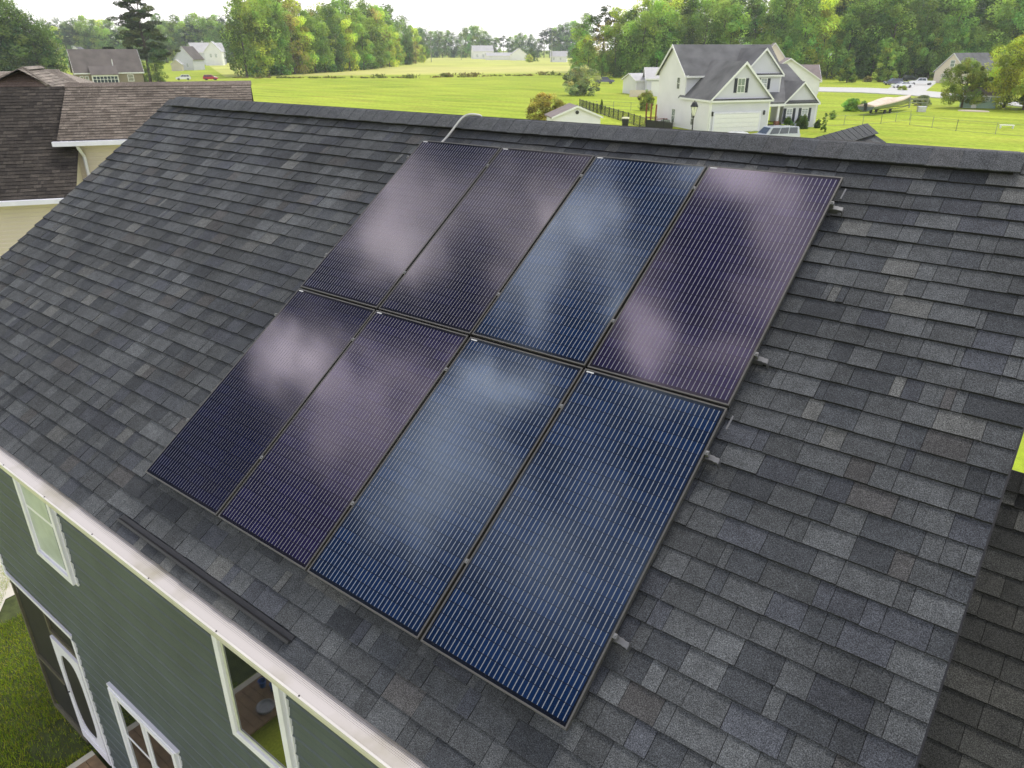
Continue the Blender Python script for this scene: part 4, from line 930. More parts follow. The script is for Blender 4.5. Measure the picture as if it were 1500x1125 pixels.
mb.box(.3, .47, .24, .29, 0, 3.5); mb.box(8.33, 8.5, .24, .29, 0, 3.5); mb.box(.22, .28, .28, .5, 0, 3.4); mb.box(.22, .28, 6.5, 6.7, 3.9, 6.1); mb.box(.0, .4, 6.1, 6.2, 6.0, 6.2); mb.box(0.0, 8, 6.08, 6.14, 5.95, 6.15)
# rake of the left gable end
for ya, yb2 in ((6.15, 10.2), (14.25, 10.2)): mb.prism([(-.1, ya, 6.13), (-.1, yb2, 9.77), (-.1, yb2, 9.45), (-.1, ya, 5.85)], (.05, 0, 0))
mb.build('trim', M['white'], H)
mb = MB(); mb.box(.4, 8.4, -.02, .3, 3.64, 3.80); mb.build('gable_skirt_roof', M['roof_dark'], H)
mb = MB()
for k in range(4): mb.box(.95, 7.15, .20, .26, .03+k*.52, .53+k*.52)
for k in range(4):
    for q in range(8): mb.box(1.03+q*.77, 1.68+q*.77, .185, .20, .1+k*.52, .46+k*.52)
gd = mb.build('garage_door', M['white'], H)
mb = MB(); mb.box(.75, .95, .17, .27, 0, 2.3); mb.box(7.15, 7.35, .17, .27, 0, 2.3); mb.box(.95, 7.15, .17, .27, 2.12, 2.3); mb.build('door_frame', M['trim'], gd)
for x in (.62, 7.75): mb = MB(); mb.box(x-.08, x+.08, .10, .26, 1.9, 2.3); mb.prism([(x-.12, .06, 2.3), (x+.12, .06, 2.3), (x, .16, 2.42)], (0, .2, 0)); mb.build('wall_lantern', M['black'], H)
wsash(H, 3.7, 4.6, 4.5, 6.0, .3, shut=True)
wsash(H, 8.1, 8.75, 4.6, 5.9, .28, side=True, tr=.07, m='win'); wsash(H, 4.0, 4.5, .6, 2.1, .28, side=True, tr=.07, m='win'); wsash(H, 8.7, 9.5, .5, 2.1, .28, side=True, tr=.09)
# upper front gable
fx0, fx1, fy = 6.9, 12.4, 4.3
mb = MB(); lap(mb, fx0, fx1, fy, 3.6, 6.5); mb.prism([(fx0, fy, 6.5), (fx1, fy, 6.5), ((fx0+fx1)/2, fy, 9.15)], (0, .15, 0)); mb.box(fx1-.1, fx1, fy+.1, 8, 3.2, 6.5); mb.box(fx0, fx0+.1, fy+.1, 8, 3.2, 6.5)
mb.build('gable_wall', M['grey_and_shade_siding'], H)
mb = MB(); gable(mb, fx0, fx1, fy, 9.6, 6.55, 9.35, 'y', .3); mb.build('front_gable_roof', M['roof_grey'], H)
mb = MB(); rake(mb, fx0, fx1, fy, 6.55, 9.35, .3, .22); mb.box(fx0-.2, fx1+.2, fy-.33, fy-.02, 6.05, 6.24); mb.box(fx1-.12, fx1+.03, fy-.05, fy-.021, 4.0, 6.1); mb.build('front_gable_trim', M['white'], H)
mb = MB(); mb.box(fx0, fx1, fy-.3, fy, 6.26, 6.42); mb.build('front_gable_skirt', M['roof_dark'], H)
wsash(H, 9.6, 10.4, 4.6, 5.8, fy, shut=True)
# right one storey part with porch
rx0, rx1, ry = 12.2, 17.1, 2.6
mb = MB(); lap(mb, rx0, rx1, ry, 0, 3.15); mb.prism([(rx0, ry, 3.15), (rx1, ry, 3.15), ((rx0+rx1)/2, ry, 5.35)], (0, .15, 0)); mb.box(rx1-.1, rx1, ry+.1, 12, 0, 3.1); mb.box(8.45, rx0, 5.6, 5.7, 0, 3.2)
mb.build('wing_wall', M['grey_and_shade_siding'], H)
mb = MB(); gable(mb, rx0, rx1, ry, 9.0, 3.2, 5.5, 'y', .3); mb.build('wing_roof', M['roof_grey'], H)
mb = MB(); mb.hexa([(8.5, 2.3, 3.0), (17.3, 2.3, 3.0), (17.3, 10.2, 7.2), (8.5, 10.2, 7.2), (8.5, 2.3, 3.15), (17.3, 2.3, 3.15), (17.3, 10.2, 7.4), (8.5, 10.2, 7.4)]); mb.hexa([(17.3, 14.2, 4.0), (8.5, 14.2, 4.0), (8.5, 10.2, 7.2), (17.3, 10.2, 7.2), (17.3, 14.2, 4.15), (8.5, 14.2, 4.15), (8.5, 10.2, 7.4), (17.3, 10.2, 7.4)]); mb.build('porch_roof', M['roof_grey'], H)
mb = MB(); rake(mb, rx0, rx1, ry, 3.2, 5.5, .3, .2); mb.box(rx0-.1, rx1+.2, ry-.33, ry-.02, 2.72, 2.9); mb.box(8.5, rx0-.1, 2.2, 2.5, 2.65, 2.95); mb.box(11.2, 11.5, 2.35, 2.65, .9, 2.7); mb.box(rx1-.12, rx1+.04, ry-.05, ry-.021, 0, 2.8); mb.build('porch_trim', M['white'], H)
mb = MB(); mb.box(rx0, rx1, ry-.32, ry, 2.92, 3.08); mb.build('wing_skirt_roof', M['roof_dark'], H)
mb = MB(); mb.box(11.1, 11.6, 2.25, 2.75, 0, .9); mb.box(8.5, 12.2, 2.3, 5.6, 0, .2); mb.build('porch_pier', M['brick'], H)
mb = MB(); mb.box(9.3, 10.3, 5.52, 5.6, .2, 2.3); mb.build('front_door', M['shutter'], H)
wsash(H, 12.75, 13.5, .75, 2.3, ry, shut=True); wsash(H, 15.0, 15.85, .75, 2.3, ry, shut=True)
# covered back deck posts
mb = MB()
for y in (10.6, 12.0, 13.4): mb.box(-1.5, -1.35, y, y+.15, 0, 2.6)
for y in (10.6, 13.4): mb.box(-1.5, .3, y, y+.12, .75, .85); mb.box(-1.5, .3, y, y+.12, .3, .4)
mb.box(-1.5, -1.38, 10.6, 13.5, .75, .85); mb.box(-1.5, -1.38, 10.6, 13.5, .3, .4); mb.box(-1.5, .3, 10.6, 13.5, .1, .2); mb.build('deck_rail', M['redwood'], H)
hl = lambda x, y, z=0: np.array(H.matrix_basis @ Vector((x, y, z))) if False else None
az = R_(35); hu = np.array([math.sin(az), math.cos(az), 0]); hv = np.array([-math.cos(az), math.sin(az), 0])
def HL(x, y): return np.array([p0H[0], p0H[1], 0])+hu*x+hv*y
p0H = p
for k, (x, y, s_, lb) in enumerate(((12.3, 1.4, (1.4, 1.5), 'round clipped dark bush in front of the white house wing, by the brick pier'), (14.3, 1.2, (1.6, 1.7), 'largest round clipped dark bush, below the wing windows of the white house'), (16.7, 1.3, (1.0, .95), 'smallest round clipped bush at the wing corner of the white house'))):
    shrub(0, 0, 0, 0, lb, 'leaf_d', 'clipped bushes in front of the white house', HL(x, y), (s_[0], s_[1]))
shrub(0, 0, 0, 0, 'low yellow green plants by the brick pier of the white house', 'leaf_y', None, HL(11.6, 1.2), (.6, 1.4))
q = at(1206, 193); o = make_tree('columnar_shrub', 71, lambda t_: .17*(1-t_**3)**.5, 40, .06, 2500, .02, M['leaf_d'], trunk=False); o.location = (q[0], q[1], 0); o.scale = (1.9, 1.9, 2.2); tag(o, 'narrow upright dark shrub on the lawn right of the white house', 'shrub')
# air conditioner
q = HL(-.9, 8.9); a = empty('air_conditioner', q, PI/2-R_(35)); tag(a, 'pale green grey air conditioner unit beside the white house', 'air conditioner')
mb = MB(); mb.box(-.45, .45, -.45, .45, .08, .85); mb.box(-.5, .5, -.5, .5, 0, .08); mb.build('cabinet', mat('ac_grey', (.42, .46, .42), .5), a, bevel=.02)
mb = MB()
for k in range(8): mb.box(-.4, .4, -.46, -.45, .15+k*.085, .19+k*.085); mb.box(-.46, -.45, -.4, .4, .15+k*.085, .19+k*.085)
mb.build('grille', M['dark_metal'], a); mb = MB(); mb.lathe([(0, .86), (.35, .86), (.36, .88), (0, .89)], (0, 0, 0), 18); mb.build('fan_cover', M['dark_metal'], a)

# simple houses ----------------------------------------------------------------
def simple_house(name, px, py, az, w_, d_, ze_, zp, wall, rf, label, along='x', wins=(), cat='house', P0=None, ov=.35, doors=()):
    q = at(px, py) if P0 is None else P0
    o = house_root(name, q, az, label, cat)
    mb = MB(); lap(mb, 0, w_, 0, 0, ze_, .25); mb.box(0, .12, .12, d_, 0, ze_); mb.box(w_-.12, w_, .12, d_, 0, ze_); mb.box(.12, w_-.12, d_-.12, d_, 0, ze_)
    if along == 'x':
        for x in (0, w_-.12): mb.prism([(x, 0, ze_), (x, d_, ze_), (x, d_/2, zp-.15)], (.12, 0, 0))
    else:
        for y in (0, d_-.12): mb.prism([(0, y, ze_), (w_, y, ze_), (w_/2, y, zp-.15)], (0, .12, 0))
    mb.build('wall', M[wall], o)
    mb = MB(); gable(mb, 0, w_, 0, d_, ze_+.05, zp, along, ov); mb.build('roof', M[rf], o)
    mb = MB()
    if along == 'y': rake(mb, 0, w_, 0, ze_+.05, zp, ov, .18)
    else:
        sl = (zp-ze_)/(d_/2)
        mb.box(-ov, w_+ov, -ov-.04, -ov, ze_-sl*ov-.2, ze_-sl*ov+.04)
        for x in (-ov-.04, w_+ov):
            for ya in (-ov, d_+ov): mb.prism([(x, ya, ze_-sl*ov+.05), (x, d_/2, zp+.02), (x, d_/2, zp-.22), (x, ya, ze_-sl*ov-.18)], (.04, 0, 0))
    mb.build('trim', M['white'], o)
    for wn in wins: wsash(o, *wn[:4], 0 if len(wn) < 5 or not wn[4] else 0, side=bool(len(wn) > 4 and wn[4]), m='win_g', grid=False, tr=.1)
    for (a, b_, h_) in doors:
        mb = MB(); mb.box(a, b_, -.05, 0-.021, 0, h_); mb.build('door', M['white'], o)
    return o
AZR = lambda px: math.degrees(math.atan2(px-750, 1187))-38
# a facade parallel to the picture at px has az = view azimuth + 90
fa = lambda px, off=0: AZR(px)+90+off
# left: brown sunroom house
q = at(116, 133); SH = simple_house('brown_house', 0, 0, fa(165, -6), 15.0, 9.5, 4.3, 9.3, 'tan_wall', 'roof_brown', 'brown house with dark roof and white framed sunroom at the upper left', 'x', ((11.5, 12.7, 2.0, 3.4), (.9, 1.5, 1.8, 3.2), (2.0, 2.6, 1.8, 3.2)), P0=q)
mb = MB(); mb.box(3.4, 9.0, -1.9, -1.8, 0, .8)
for k in range(8): mb.box(3.4+k*.787, 3.5+k*.787, -1.95, -1.75, 0, 3.3)
mb.box(3.4, 9.0, -1.95, -1.75, 3.2, 3.6); mb.box(3.4, 9.0, -1.95, -1.75, 2.5, 2.58); mb.box(3.35, 3.45, -1.8, 0, 0, 3.4); mb.box(9.0, 9.1, -1.8, 0, 0, 3.4); sr = mb.build('sunroom', M['white'], SH)
mb = MB(); mb.box(3.45, 9.0, -1.83, -1.80, .8, 3.2); mb.build('sunroom_glass', mat('sunroom_glass', (.02, .035, .06), .1), sr)
mb = MB(); mb.hexa([(3.1, -2.2, 3.5), (9.3, -2.2, 3.5), (9.3, .8, 5.4), (3.1, .8, 5.4), (3.1, -2.2, 3.62), (9.3, -2.2, 3.62), (9.3, .8, 5.55), (3.1, .8, 5.55)]); mb.build('sunroom_roof', M['roof_brown'], SH)
mb = MB(); mb.tube([(8.7, 1.2, 5.4), (8.7, 1.2, 7.0)], .09, 8); mb.build('vent_pipe', M['white'], SH)
# far left houses
simple_house('grey_house', 100, 100, fa(105, 20), 11, 9, 6.0, 10.5, 'white_siding', 'roof_grey', 'pale grey house at the far left between the dark trees and the brown house', 'y', ((3, 4, 3, 4.5),))
simple_house('gabled_house', 258, 103, fa(270, 25), 9, 12, 5.0, 10.5, 'grey_and_shade_siding', 'roof_brown', 'grey house with brown roof right of the tall pine, nearest of the far left group', 'y', ((2, 3, 1.5, 3), (5.5, 6.5, 1.5, 3)))
simple_house('far_house', 286, 95, fa(300, -15), 20, 12, 7.5, 13, 'grey_and_shade_siding', 'roof_pale', 'largest pale house of the far left group, beside the wood', 'x', ((3, 4.4, 4, 6), (8, 9.4, 4, 6), (14, 15.4, 1.5, 3.5)))
simple_house('far_gable_house', 302, 96, fa(300, 10), 10, 8, 8, 13.5, 'white_siding', 'roof_pale', 'pale far house with tall front gable among the far left group', 'y', ((3, 4.2, 4.5, 6.5), (6, 7.2, 4.5, 6.5)))
simple_house('small_house', 322, 92, fa(330, -10), 9, 9, 5, 9, 'beige_wall', 'roof_pale', 'small beige house partly behind the wood in the far left group', 'x', ((3, 4.2, 2, 3.5),))
simple_house('cream_shed', 252, 104, fa(258, 10), 4.5, 5, 3, 5, 'cream', 'roof_pale', 'small cream outbuilding below the grey house right of the pine', 'y', ())
# centre far farm
simple_house('farm_building', 693, 86.5, fa(710, -8), 20, 14, 7, 12, 'white_siding', 'roof_pale', 'long white farm building with pale roof in the far centre', 'x', ((3, 5, 1.5, 4), (9, 11, 1.5, 4)))
simple_house('low_shed', 713, 88, fa(725, -8), 23, 10, 3.5, 6, 'white_siding', 'roof_pale', 'low white shed right of the long farm building in the far centre', 'x', ())
simple_house('white_barn', 749, 88.5, fa(760, -5), 13, 12, 5, 9.5, 'white', 'roof_pale', 'white gabled barn in the far centre, left of the dark shrub', 'y', (), doors=((5, 8, 3.4),))
simple_house('white_cottage', 806, 91, fa(815, 5), 12, 10, 4, 7.5, 'white_siding', 'roof_pale', 'white cottage in the far centre beside the woods', 'x', ((2, 3.2, 1.4, 3), (7, 8.2, 1.4, 3)))
tree('cone', 779, 91, 22*mpp(779, 91), 'dark conical tree right of the far white barn', wide=1.6); tree('roundy', 775, 91.5, 11*mpp(775, 91.5), 'small yellow bush beside the far dark conical tree', wide=1.3)
for k, (x, y) in enumerate(((628, 93), (648, 90), (675, 88))): pass
# outbuilding left of the white house
ob = simple_house('outbuilding', 931, 139, fa(940, -22), 4.6, 8.0, 3.0, 4.3, 'white_siding', 'roof_pale', 'small pale outbuilding with a pale roof, left of the white house', 'x', (), cat='outbuilding', doors=())
ob2 = simple_house('white_garage', 946, 141, fa(955, -5), 6.5, 8.0, 3.6, 5.6, 'grey_and_shade_siding', 'roof_pale', 'grey shed with a white roll door directly left of the white house', 'x', (), cat='shed', doors=((1.0, 5.6, 2.9),))
mb = MB(); o_ = at(922, 142); a = empty('board_fence', o_, PI/2-R_(fa(935, -10))); tag(a, 'short tan board fence in front of the beige outbuilding', 'fence'); mb.box(0, 4.5, 0, .05, 0, 1.3)
for k in range(22): mb.box(k*.2, k*.2+.17, -.02, 0, .03, 1.33)
mb.build('boards', M['beige_wall'], a)
# white shed just behind the ridge
q = at(810, 199); ss = simple_house('garden_shed', 0, 0, fa(835, -12), 5.6, 4.2, 2.1, 3.3, 'white_siding', 'roof_mauve', 'small white garden shed with a mauve grey roof just behind the ridge', 'y', (), cat='shed', P0=q, ov=.25)
mb = MB(); mb.lathe([(0, 0), (.22, 0), (.22, .03), (0, .03)], (0, 0, 0), 8); v_ = mb.build('gable_vent', M['black'], ss); v_.location = (2.8, -.03, 2.55); v_.rotation_euler = (PI/2, 0, 0)
# house behind the white house, and its neighbour gable
simple_house('rear_house', 1106, 140, fa(1150, -4), 12.5, 12, 3.4, 7.4, 'white_siding', 'roof_mauve', 'white house with brown grey roof partly hidden behind the big white house', 'y', (), ov=.5)
simple_house('beige_house', 1167, 137, fa(1170, -12), 4.6, 9, 2.8, 5.9, 'white_siding', 'roof_mauve', 'low house with a reddish brown roof right behind the hidden white house', 'x', ())
# tan house on the right
simple_house('far_beige_house', 1112, 126, fa(1130, -4), 5.5, 8, 7.2, 10.6, 'beige_wall', 'roof_mauve', 'beige gable top showing over the big white house roof at its right end', 'y', ())
TH_ = simple_house('tan_house', 1366, 121, fa(1395, 32), 9.5, 16, 3.2, 8.0, 'beige_wall', 'roof_grey', 'tan house with grey roof and front gable at the upper right, behind the crape myrtle', 'y', ((4.2, 5.4, 4.4, 6.0), (2.4, 3.6, 1.0, 2.4)))
simple_house('tan_house_wing', 1406, 117, fa(1420, -8), 16, 9, 5.6, 9.5, 'beige_wall', 'roof_mid', 'long pale roofed house wing behind the tan house and the spreading trees', 'x', ((10, 11.2, 4, 5.5),))
simple_house('playhouse', 1410, 158, fa(1425, -10), 4.8, 3.2, 2.2, 3.3, 'sage' if 'sage' in M else 'green_w', 'roof_mauve', 'small sage green garden shed under the crape myrtle', 'x', ((3.1, 3.7, 1.2, 1.8),), cat='shed', doors=((1.2, 2.0, 1.9),)) if 'green_w' in M or M.setdefault('green_w', mat('sage_siding', (.30, .42, .34), .7)) else None

# --- brown roofed neighbour at the left
az = 35; E0 = at(84, 209, 6.8)
NH = house_root('brown_roof_house', E0, az, 'neighbouring cream sided house with brown shingle roofs at the left edge')
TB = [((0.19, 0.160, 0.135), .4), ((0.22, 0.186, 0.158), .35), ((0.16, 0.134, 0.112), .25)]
TB_shade = [((0.056, 0.048, 0.042), .4), ((0.072, 0.062, 0.054), .35), ((0.044, 0.038, 0.034), .25)]  # same brown shingles; dimmer light on the steeper slope put into the colour
def slope(ze_, ye, zr_, yr_):
    L = math.hypot(zr_-ze_, yr_-ye); c_, s_ = (yr_-ye)/L, (zr_-ze_)/L
    return (lambda x, s, n: (x, ye+s*c_-n*s_, ze_+s*s_+n*c_)), L
f1, L1 = slope(6.85, 0.0, 8.28, 2.70)
mb = MB(); shingles(mb, 0.0, 5.6, 0, 22, .143, f1, 0, random.Random(31), tones=TB, s_end=L1, wmin=.12, wmax=.3)
mb.build('upper_roof', [M['shingle_br'], M['asphalt_edge']], NH)
mb = MB(); f1b, _ = slope(6.85, 5.4, 8.28, 2.70); shingles(mb, 0.0, 5.6, 0, 22, .143, lambda x, s, n: (lambda q: (q[0], 5.4-(q[1]), q[2]))(f1(x, s, n)), 0, random.Random(32), tones=TB, s_end=L1, wmin=.12, wmax=.3)
mb.box(0.05, 5.55, 0.15, 5.25, 6.70, 6.84); mb.build('upper_roof_back', [M['shingle_br'], M['asphalt_edge']], NH)
mb = MB(); mb.prism([(-.02, 2.52, 8.22), (-.02, 2.70, 8.335), (-.02, 2.88, 8.22), (-.02, 2.88, 8.19), (-.02, 2.70, 8.295), (-.02, 2.52, 8.19)], (5.64, 0, 0), col=(.17, .14, .12)); mb.build('ridge_cap', M['shingle_br'], NH)
f2, L2 = slope(5.42, -1.3, 8.24, 2.68)
mb = MB(); shingles(mb, -9.0, 0.45, 0, 34, .143, f2, 0, random.Random(33), tones=TB_shade, s_end=L2, wmin=.12, wmax=.3); 
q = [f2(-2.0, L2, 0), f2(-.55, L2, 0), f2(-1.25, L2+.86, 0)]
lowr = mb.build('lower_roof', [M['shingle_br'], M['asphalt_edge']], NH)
mb = MB(); n_ = 7
for k in range(n_):   # gable patch above the ridge line, in courses
    s0_ = L2+k*.12; wl = 1-k/n_; wl2 = 1-(k+1)/n_; xa, xb = -1.25-1.25*wl, -1.25+.75*wl; xa2, xb2 = -1.25-1.25*wl2, -1.25+.75*wl2
    mb.hexa([f2(xa, s0_, 0), f2(xb, s0_, 0), f2(xb2, s0_+.12, -.02), f2(xa2, s0_+.12, -.02), f2(xa, s0_, .012), f2(xb, s0_, .012), f2(xb2, s0_+.12, .0), f2(xa2, s0_+.12, 0)], 0, (.13, .095, .08))
mb.build('gable_patch', M['shingle_br'], NH)
ap = np.array(f2(-1.25, L2+.84, .02))
def prow(x, s, n): return None
mb = MB(); RB = random.Random(34)
yA, yB = ap[1], ap[1]+2.0
def fR(sg, run=1.15, drop=.72):
    L = math.hypot(run, drop); c_, s_ = run/L, drop/L
    return (lambda y, s, n: (ap[0]+sg*(run-s*c_+n*s_*1), y, ap[2]-drop+s*s_+n*c_)), L
TB_lit = [((.33, .285, .245), .5), ((.29, .25, .215), .5)]  # cross roof's right slope and hip roof: brighter light put into paler tones
fr_, Lr = fR(1); shingles(mb, yA-.62, yB, 0, 12, .143, fr_, 0, RB, tones=TB_lit, s_end=Lr, wmin=.2, wmax=.5)
fl_, Lr = fR(-1, 3.2, 1.6); shingles(mb, yA-.62, yB, 0, 30, .143, fl_, 0, RB, tones=TB, s_end=Lr, wmin=.2, wmax=.5)
mb.build('cross_roof', [M['shingle_br'], M['asphalt_edge']], NH)
# hipped roof farther back, its ridge parallel to the front ridge
mb = MB(); zr2, yr2, ye2, ze2 = 8.60, 6.6, 4.2, 7.95; n_ = 26
for k in range(n_):
    u0, u1 = k/n_, (k+1)/n_; xr = .55-1.5*u0; xr1 = .55-1.5*u1; za, zb2, ya, yb2 = ze2+(zr2-ze2)*u0, ze2+(zr2-ze2)*u1, ye2+(yr2-ye2)*u0, ye2+(yr2-ye2)*u1
    mb.hexa([(-5, ya, za-.05), (xr, ya, za-.05), (xr1, yb2, zb2-.05), (-5, yb2, zb2-.05), (-5, ya, za+.012), (xr, ya, za+.012), (xr1, yb2, zb2), (-5, yb2, zb2)], 0, tone(RB, 1.0, TB_lit))
mb.face([(.55, ye2, ze2), (.55, 7.6, ze2), (-.95, yr2, zr2)], 0, (.28, .24, .2)); mb.face([(.55, 7.6, ze2), (-5, 7.6, ze2), (-5, yr2, zr2), (-.95, yr2, zr2)], 0, (.28, .24, .2))
mb.hexa([(-1.9, yr2-.15, zr2-.03), (-.95, yr2-.15, zr2-.03), (-.95, yr2+.15, zr2-.03), (-1.9, yr2+.15, zr2-.03), (-1.9, yr2-.05, zr2+.06), (-.95, yr2-.05, zr2+.06), (-.95, yr2+.05, zr2+.06), (-1.9, yr2+.05, zr2+.06)], 0, (.22, .19, .16))
mb.build('hip_roof', M['shingle_br'], NH)
mb = MB(); mb.hexa([(ap[0]-.16, yA-.1, ap[2]-.02), (ap[0]+.16, yA-.1, ap[2]-.02), (ap[0]+.16, yB, ap[2]-.02), (ap[0]-.16, yB, ap[2]-.02), (ap[0]-.04, yA-.1, ap[2]+.06), (ap[0]+.04, yA-.1, ap[2]+.06), (ap[0]+.04, yB, ap[2]+.06), (ap[0]-.04, yB, ap[2]+.06)], 0, (.24, .205, .175))
a_, b_ = np.array(f2(-2.5, L2, .02)), np.array(f2(-.5, L2, .02))
for e in (a_, b_): mb.tube([e, ap], .06, 6, col=(.2, .17, .14))
mb.build('hip_cap', M['shingle_br'], NH)
mb = MB(); mb.box(.35, 5.3, .42, 5.0, 0, 6.75)
z = 3.0
while z < 6.7: mb.box(.36, 5.3, .40, .42, z, z+.05); z += .12
mb.box(-8.8, .3, -.9, 6.5, 0, 5.3); z = 3.0
while z < 5.3: mb.box(-8.8, .28, -.92, -.9, z, z+.05); z += .12
mb.prism([(.33, -.9, 5.3), (.33, 6.5, 5.3), (.33, 6.5, 6.2), (.33, 2.7, 8.1)], (.02, 0, 0))
mb.build('wall', M['cream'], NH)
mb = MB(); mb.box(-.12, 5.65, -.14, -.0, 6.70, 6.83); mb.box(-.12, 5.65, -.0, .42, 6.68, 6.72)
mb.box(-9.0, .15, -1.44, -1.3, 5.28, 5.41); mb.box(-9.0, .15, -1.3, -.9, 5.26, 5.30); mb.build('gutter', M['trim'], NH)
mb = MB(); mb.tube([(.5, .0, 6.70), (.5, .10, 6.6), (.55, .34, 6.35), (.55, .36, 4.0)], .05, 8); mb.build('downspout', M['trim'], NH)

# ------------------------------------------------------------------ fences
def fence(name, pts, h, step, label, m='black', rails=(.15, .95), pick=0.0, post=.05, mesh=None, cat='fence'):
    A_ = [at(*q) for q in pts]; base = A_[0]; root = empty(name, base); tag(root, label, cat)
    mb = MB()
    for a, b_ in zip(A_[:-1], A_[1:]):
        for r in rails: mb.tube([a-base+np.array([0, 0, r*h]), b_-base+np.array([0, 0, r*h])], post*.5, 5)
        if pick:
            L = np.linalg.norm(b_-a); n_ = int(L/pick)
            for k in range(n_): q = a+(b_-a)*k/n_-base; mb.tube([q, q+np.array([0, 0, h*.98])], .012, 4, cap=False)
    mb.build('rails', M[m], root)
    for a, b_ in zip(A_[:-1], A_[1:]):
        L = np.linalg.norm(b_-a); n_ = max(1, round(L/step))
        for k in range(n_+1):
            q = a+(b_-a)*k/n_-base; mb = MB(); mb.tube([q, q+np.array([0, 0, h*1.04])], post, 6); mb.build('post', M[m], root)
    return root
fence('black_fence', [(849, 157.5), (912, 178), (946, 189)], 1.35, 2.4, 'long black picket fence running from the field corner towards the white house', pick=.13, post=.07)
M['chain'] = mat('chain_fence', (0.28, 0.30, 0.20), .6, var=.1)
fence('chain_fence', [(850, 158), (950, 163), (975, 165)], 1.2, 3.5, 'thin chain fence behind the black picket fence', 'chain', (.98, .5, .05), 0, .035)
fence('wire_fence', [(1208, 185), (1290, 181), (1332, 176)], 1.25, 3.4, 'dark wire fence on the lawn in front of the boat', 'chain', (.98, .05), 0, .035)
fence('lawn_fence', [(1332, 183), (1400, 192), (1520, 202)], 1.3, 4.2, 'thin wire fence across the bright lawn at the right', 'chain', (.98, .05), 0, .035)
a, b_ = at(946, 190), at(984, 195); sc = empty('screened_fence', a); tag(sc, 'solid black screened fence section next to the white house', 'fence')
mb = MB(); d = b_-a; mb.hexa([(0, 0, 0), d, d+np.array([0, .05, 0]), (0, .05, 0), (0, 0, 1.2), d+np.array([0, 0, 1.2]), d+np.array([0, .05, 1.2]), (0, .05, 1.2)]); mb.build('screen', M['black'], sc)
for k in range(4): q = d*k/3; mb = MB(); mb.tube([q, q+np.array([0, 0, 1.6])], .06, 6); mb.build('post', M['black'], sc)

# ------------------------------------------------------------------ street lamp, poles, bin
q = at(1018, 147, 4.6); lampd = empty('street_lamp', (q[0], q[1], 0)); tag(lampd, 'black lantern street lamp standing in front of the white house', 'street lamp')
k = float((q-CAM)@VF)/F_PX; Hh = 21*k; zt_ = 4.6
mb = MB(); mb.lathe([(.0, 0), (.16, 0), (.16, .35), (.09, .5), (.07, .8), (.055, zt_-Hh-.25), (.09, zt_-Hh-.2), (.12, zt_-Hh), (0, zt_-Hh)], (0, 0, 0), 10); mb.build('pole', M['black'], lampd)
mb = MB(); mb.lathe([(0.14, zt_-Hh), (.34, zt_-Hh*.42), (.34, zt_-Hh*.40), (.12, zt_-Hh)], (0, 0, 0), 6); mb.build('lantern_glass', mat('lantern_glass', (.75, .75, .72), .2), lampd)
mb = MB(); mb.lathe([(.42, zt_-Hh*.42), (.40, zt_-Hh*.36), (.22, zt_-Hh*.12), (.07, zt_-Hh*.10), (.05, zt_-Hh*.02), (0, zt_)], (0, 0, 0), 6)
for j in range(6): t_ = 2*PI*j/6; mb.tube([(.13*math.cos(t_), .13*math.sin(t_), zt_-Hh), (.35*math.cos(t_), .35*math.sin(t_), zt_-Hh*.41)], .015, 4)
mb.build('lantern_cap', M['black'], lampd)
q = at(1210, 116); o = empty('lamp_post', q); k = mpp(1210, 116); tag(o, 'thin far street lamp with a pale round head at the woods edge', 'street lamp')
mb = MB(); mb.tube([(0, 0, 0), (0, 0, 31*k)], .09, 6); mb.build('pole', M['dark_metal'], o); mb = MB(); mb.lathe([(0, 0), (.35, .1), (.55, .5), (.35, .95), (0, 1.05)], (0, 0, 31*k), 10); mb.build('lamp_head', M['white'], o)
for k_, (x, y, tp) in enumerate(((632, 91, 42), (676, 88, 52), (808, 91, 52))):
    q = at(x, y); o = empty('utility_pole', q); tag(o, ['thin pale utility pole at the far end of the wood', 'short faint utility pole left of the far farm building', 'thin utility pole by the far white cottage'][k_], 'pole', 'utility poles by the far farm')
    h = (y-tp)*mpp(x, y); mb = MB(); mb.tube([(0, 0, 0), (0, 0, h)], [.3, .2], 6); mb.build('pole', M['chain'], o); mb = MB(); mb.box(-1.2, 1.2, -.08, .08, h-1.2, h-1.0); mb.build('crossarm', M['chain'], o)
q = at(915.5, 189); o = empty('trash_bin', q, .4); tag(o, 'black trash bin with a pale yellow lid in front of the black fence', 'trash bin')
mb = MB(); mb.loft([[(-.32, -.32, .05), (.32, -.32, .05), (.32, .32, .05), (-.32, .32, .05)], [(-.40, -.42, 1.25), (.40, -.42, 1.25), (.40, .42, 1.25), (-.40, .42, 1.25)]]); mb.build('body', M['black'], o)
mb = MB(); mb.loft([[(-.44, -.46, 1.25), (.44, -.46, 1.25), (.44, .46, 1.25), (-.44, .46, 1.25)], [(-.40, -.4, 1.40), (.40, -.4, 1.40), (.40, .46, 1.40), (-.40, .46, 1.40)]]); mb.build('lid', mat('pale_lid', (.75, .72, .5), .5), o)

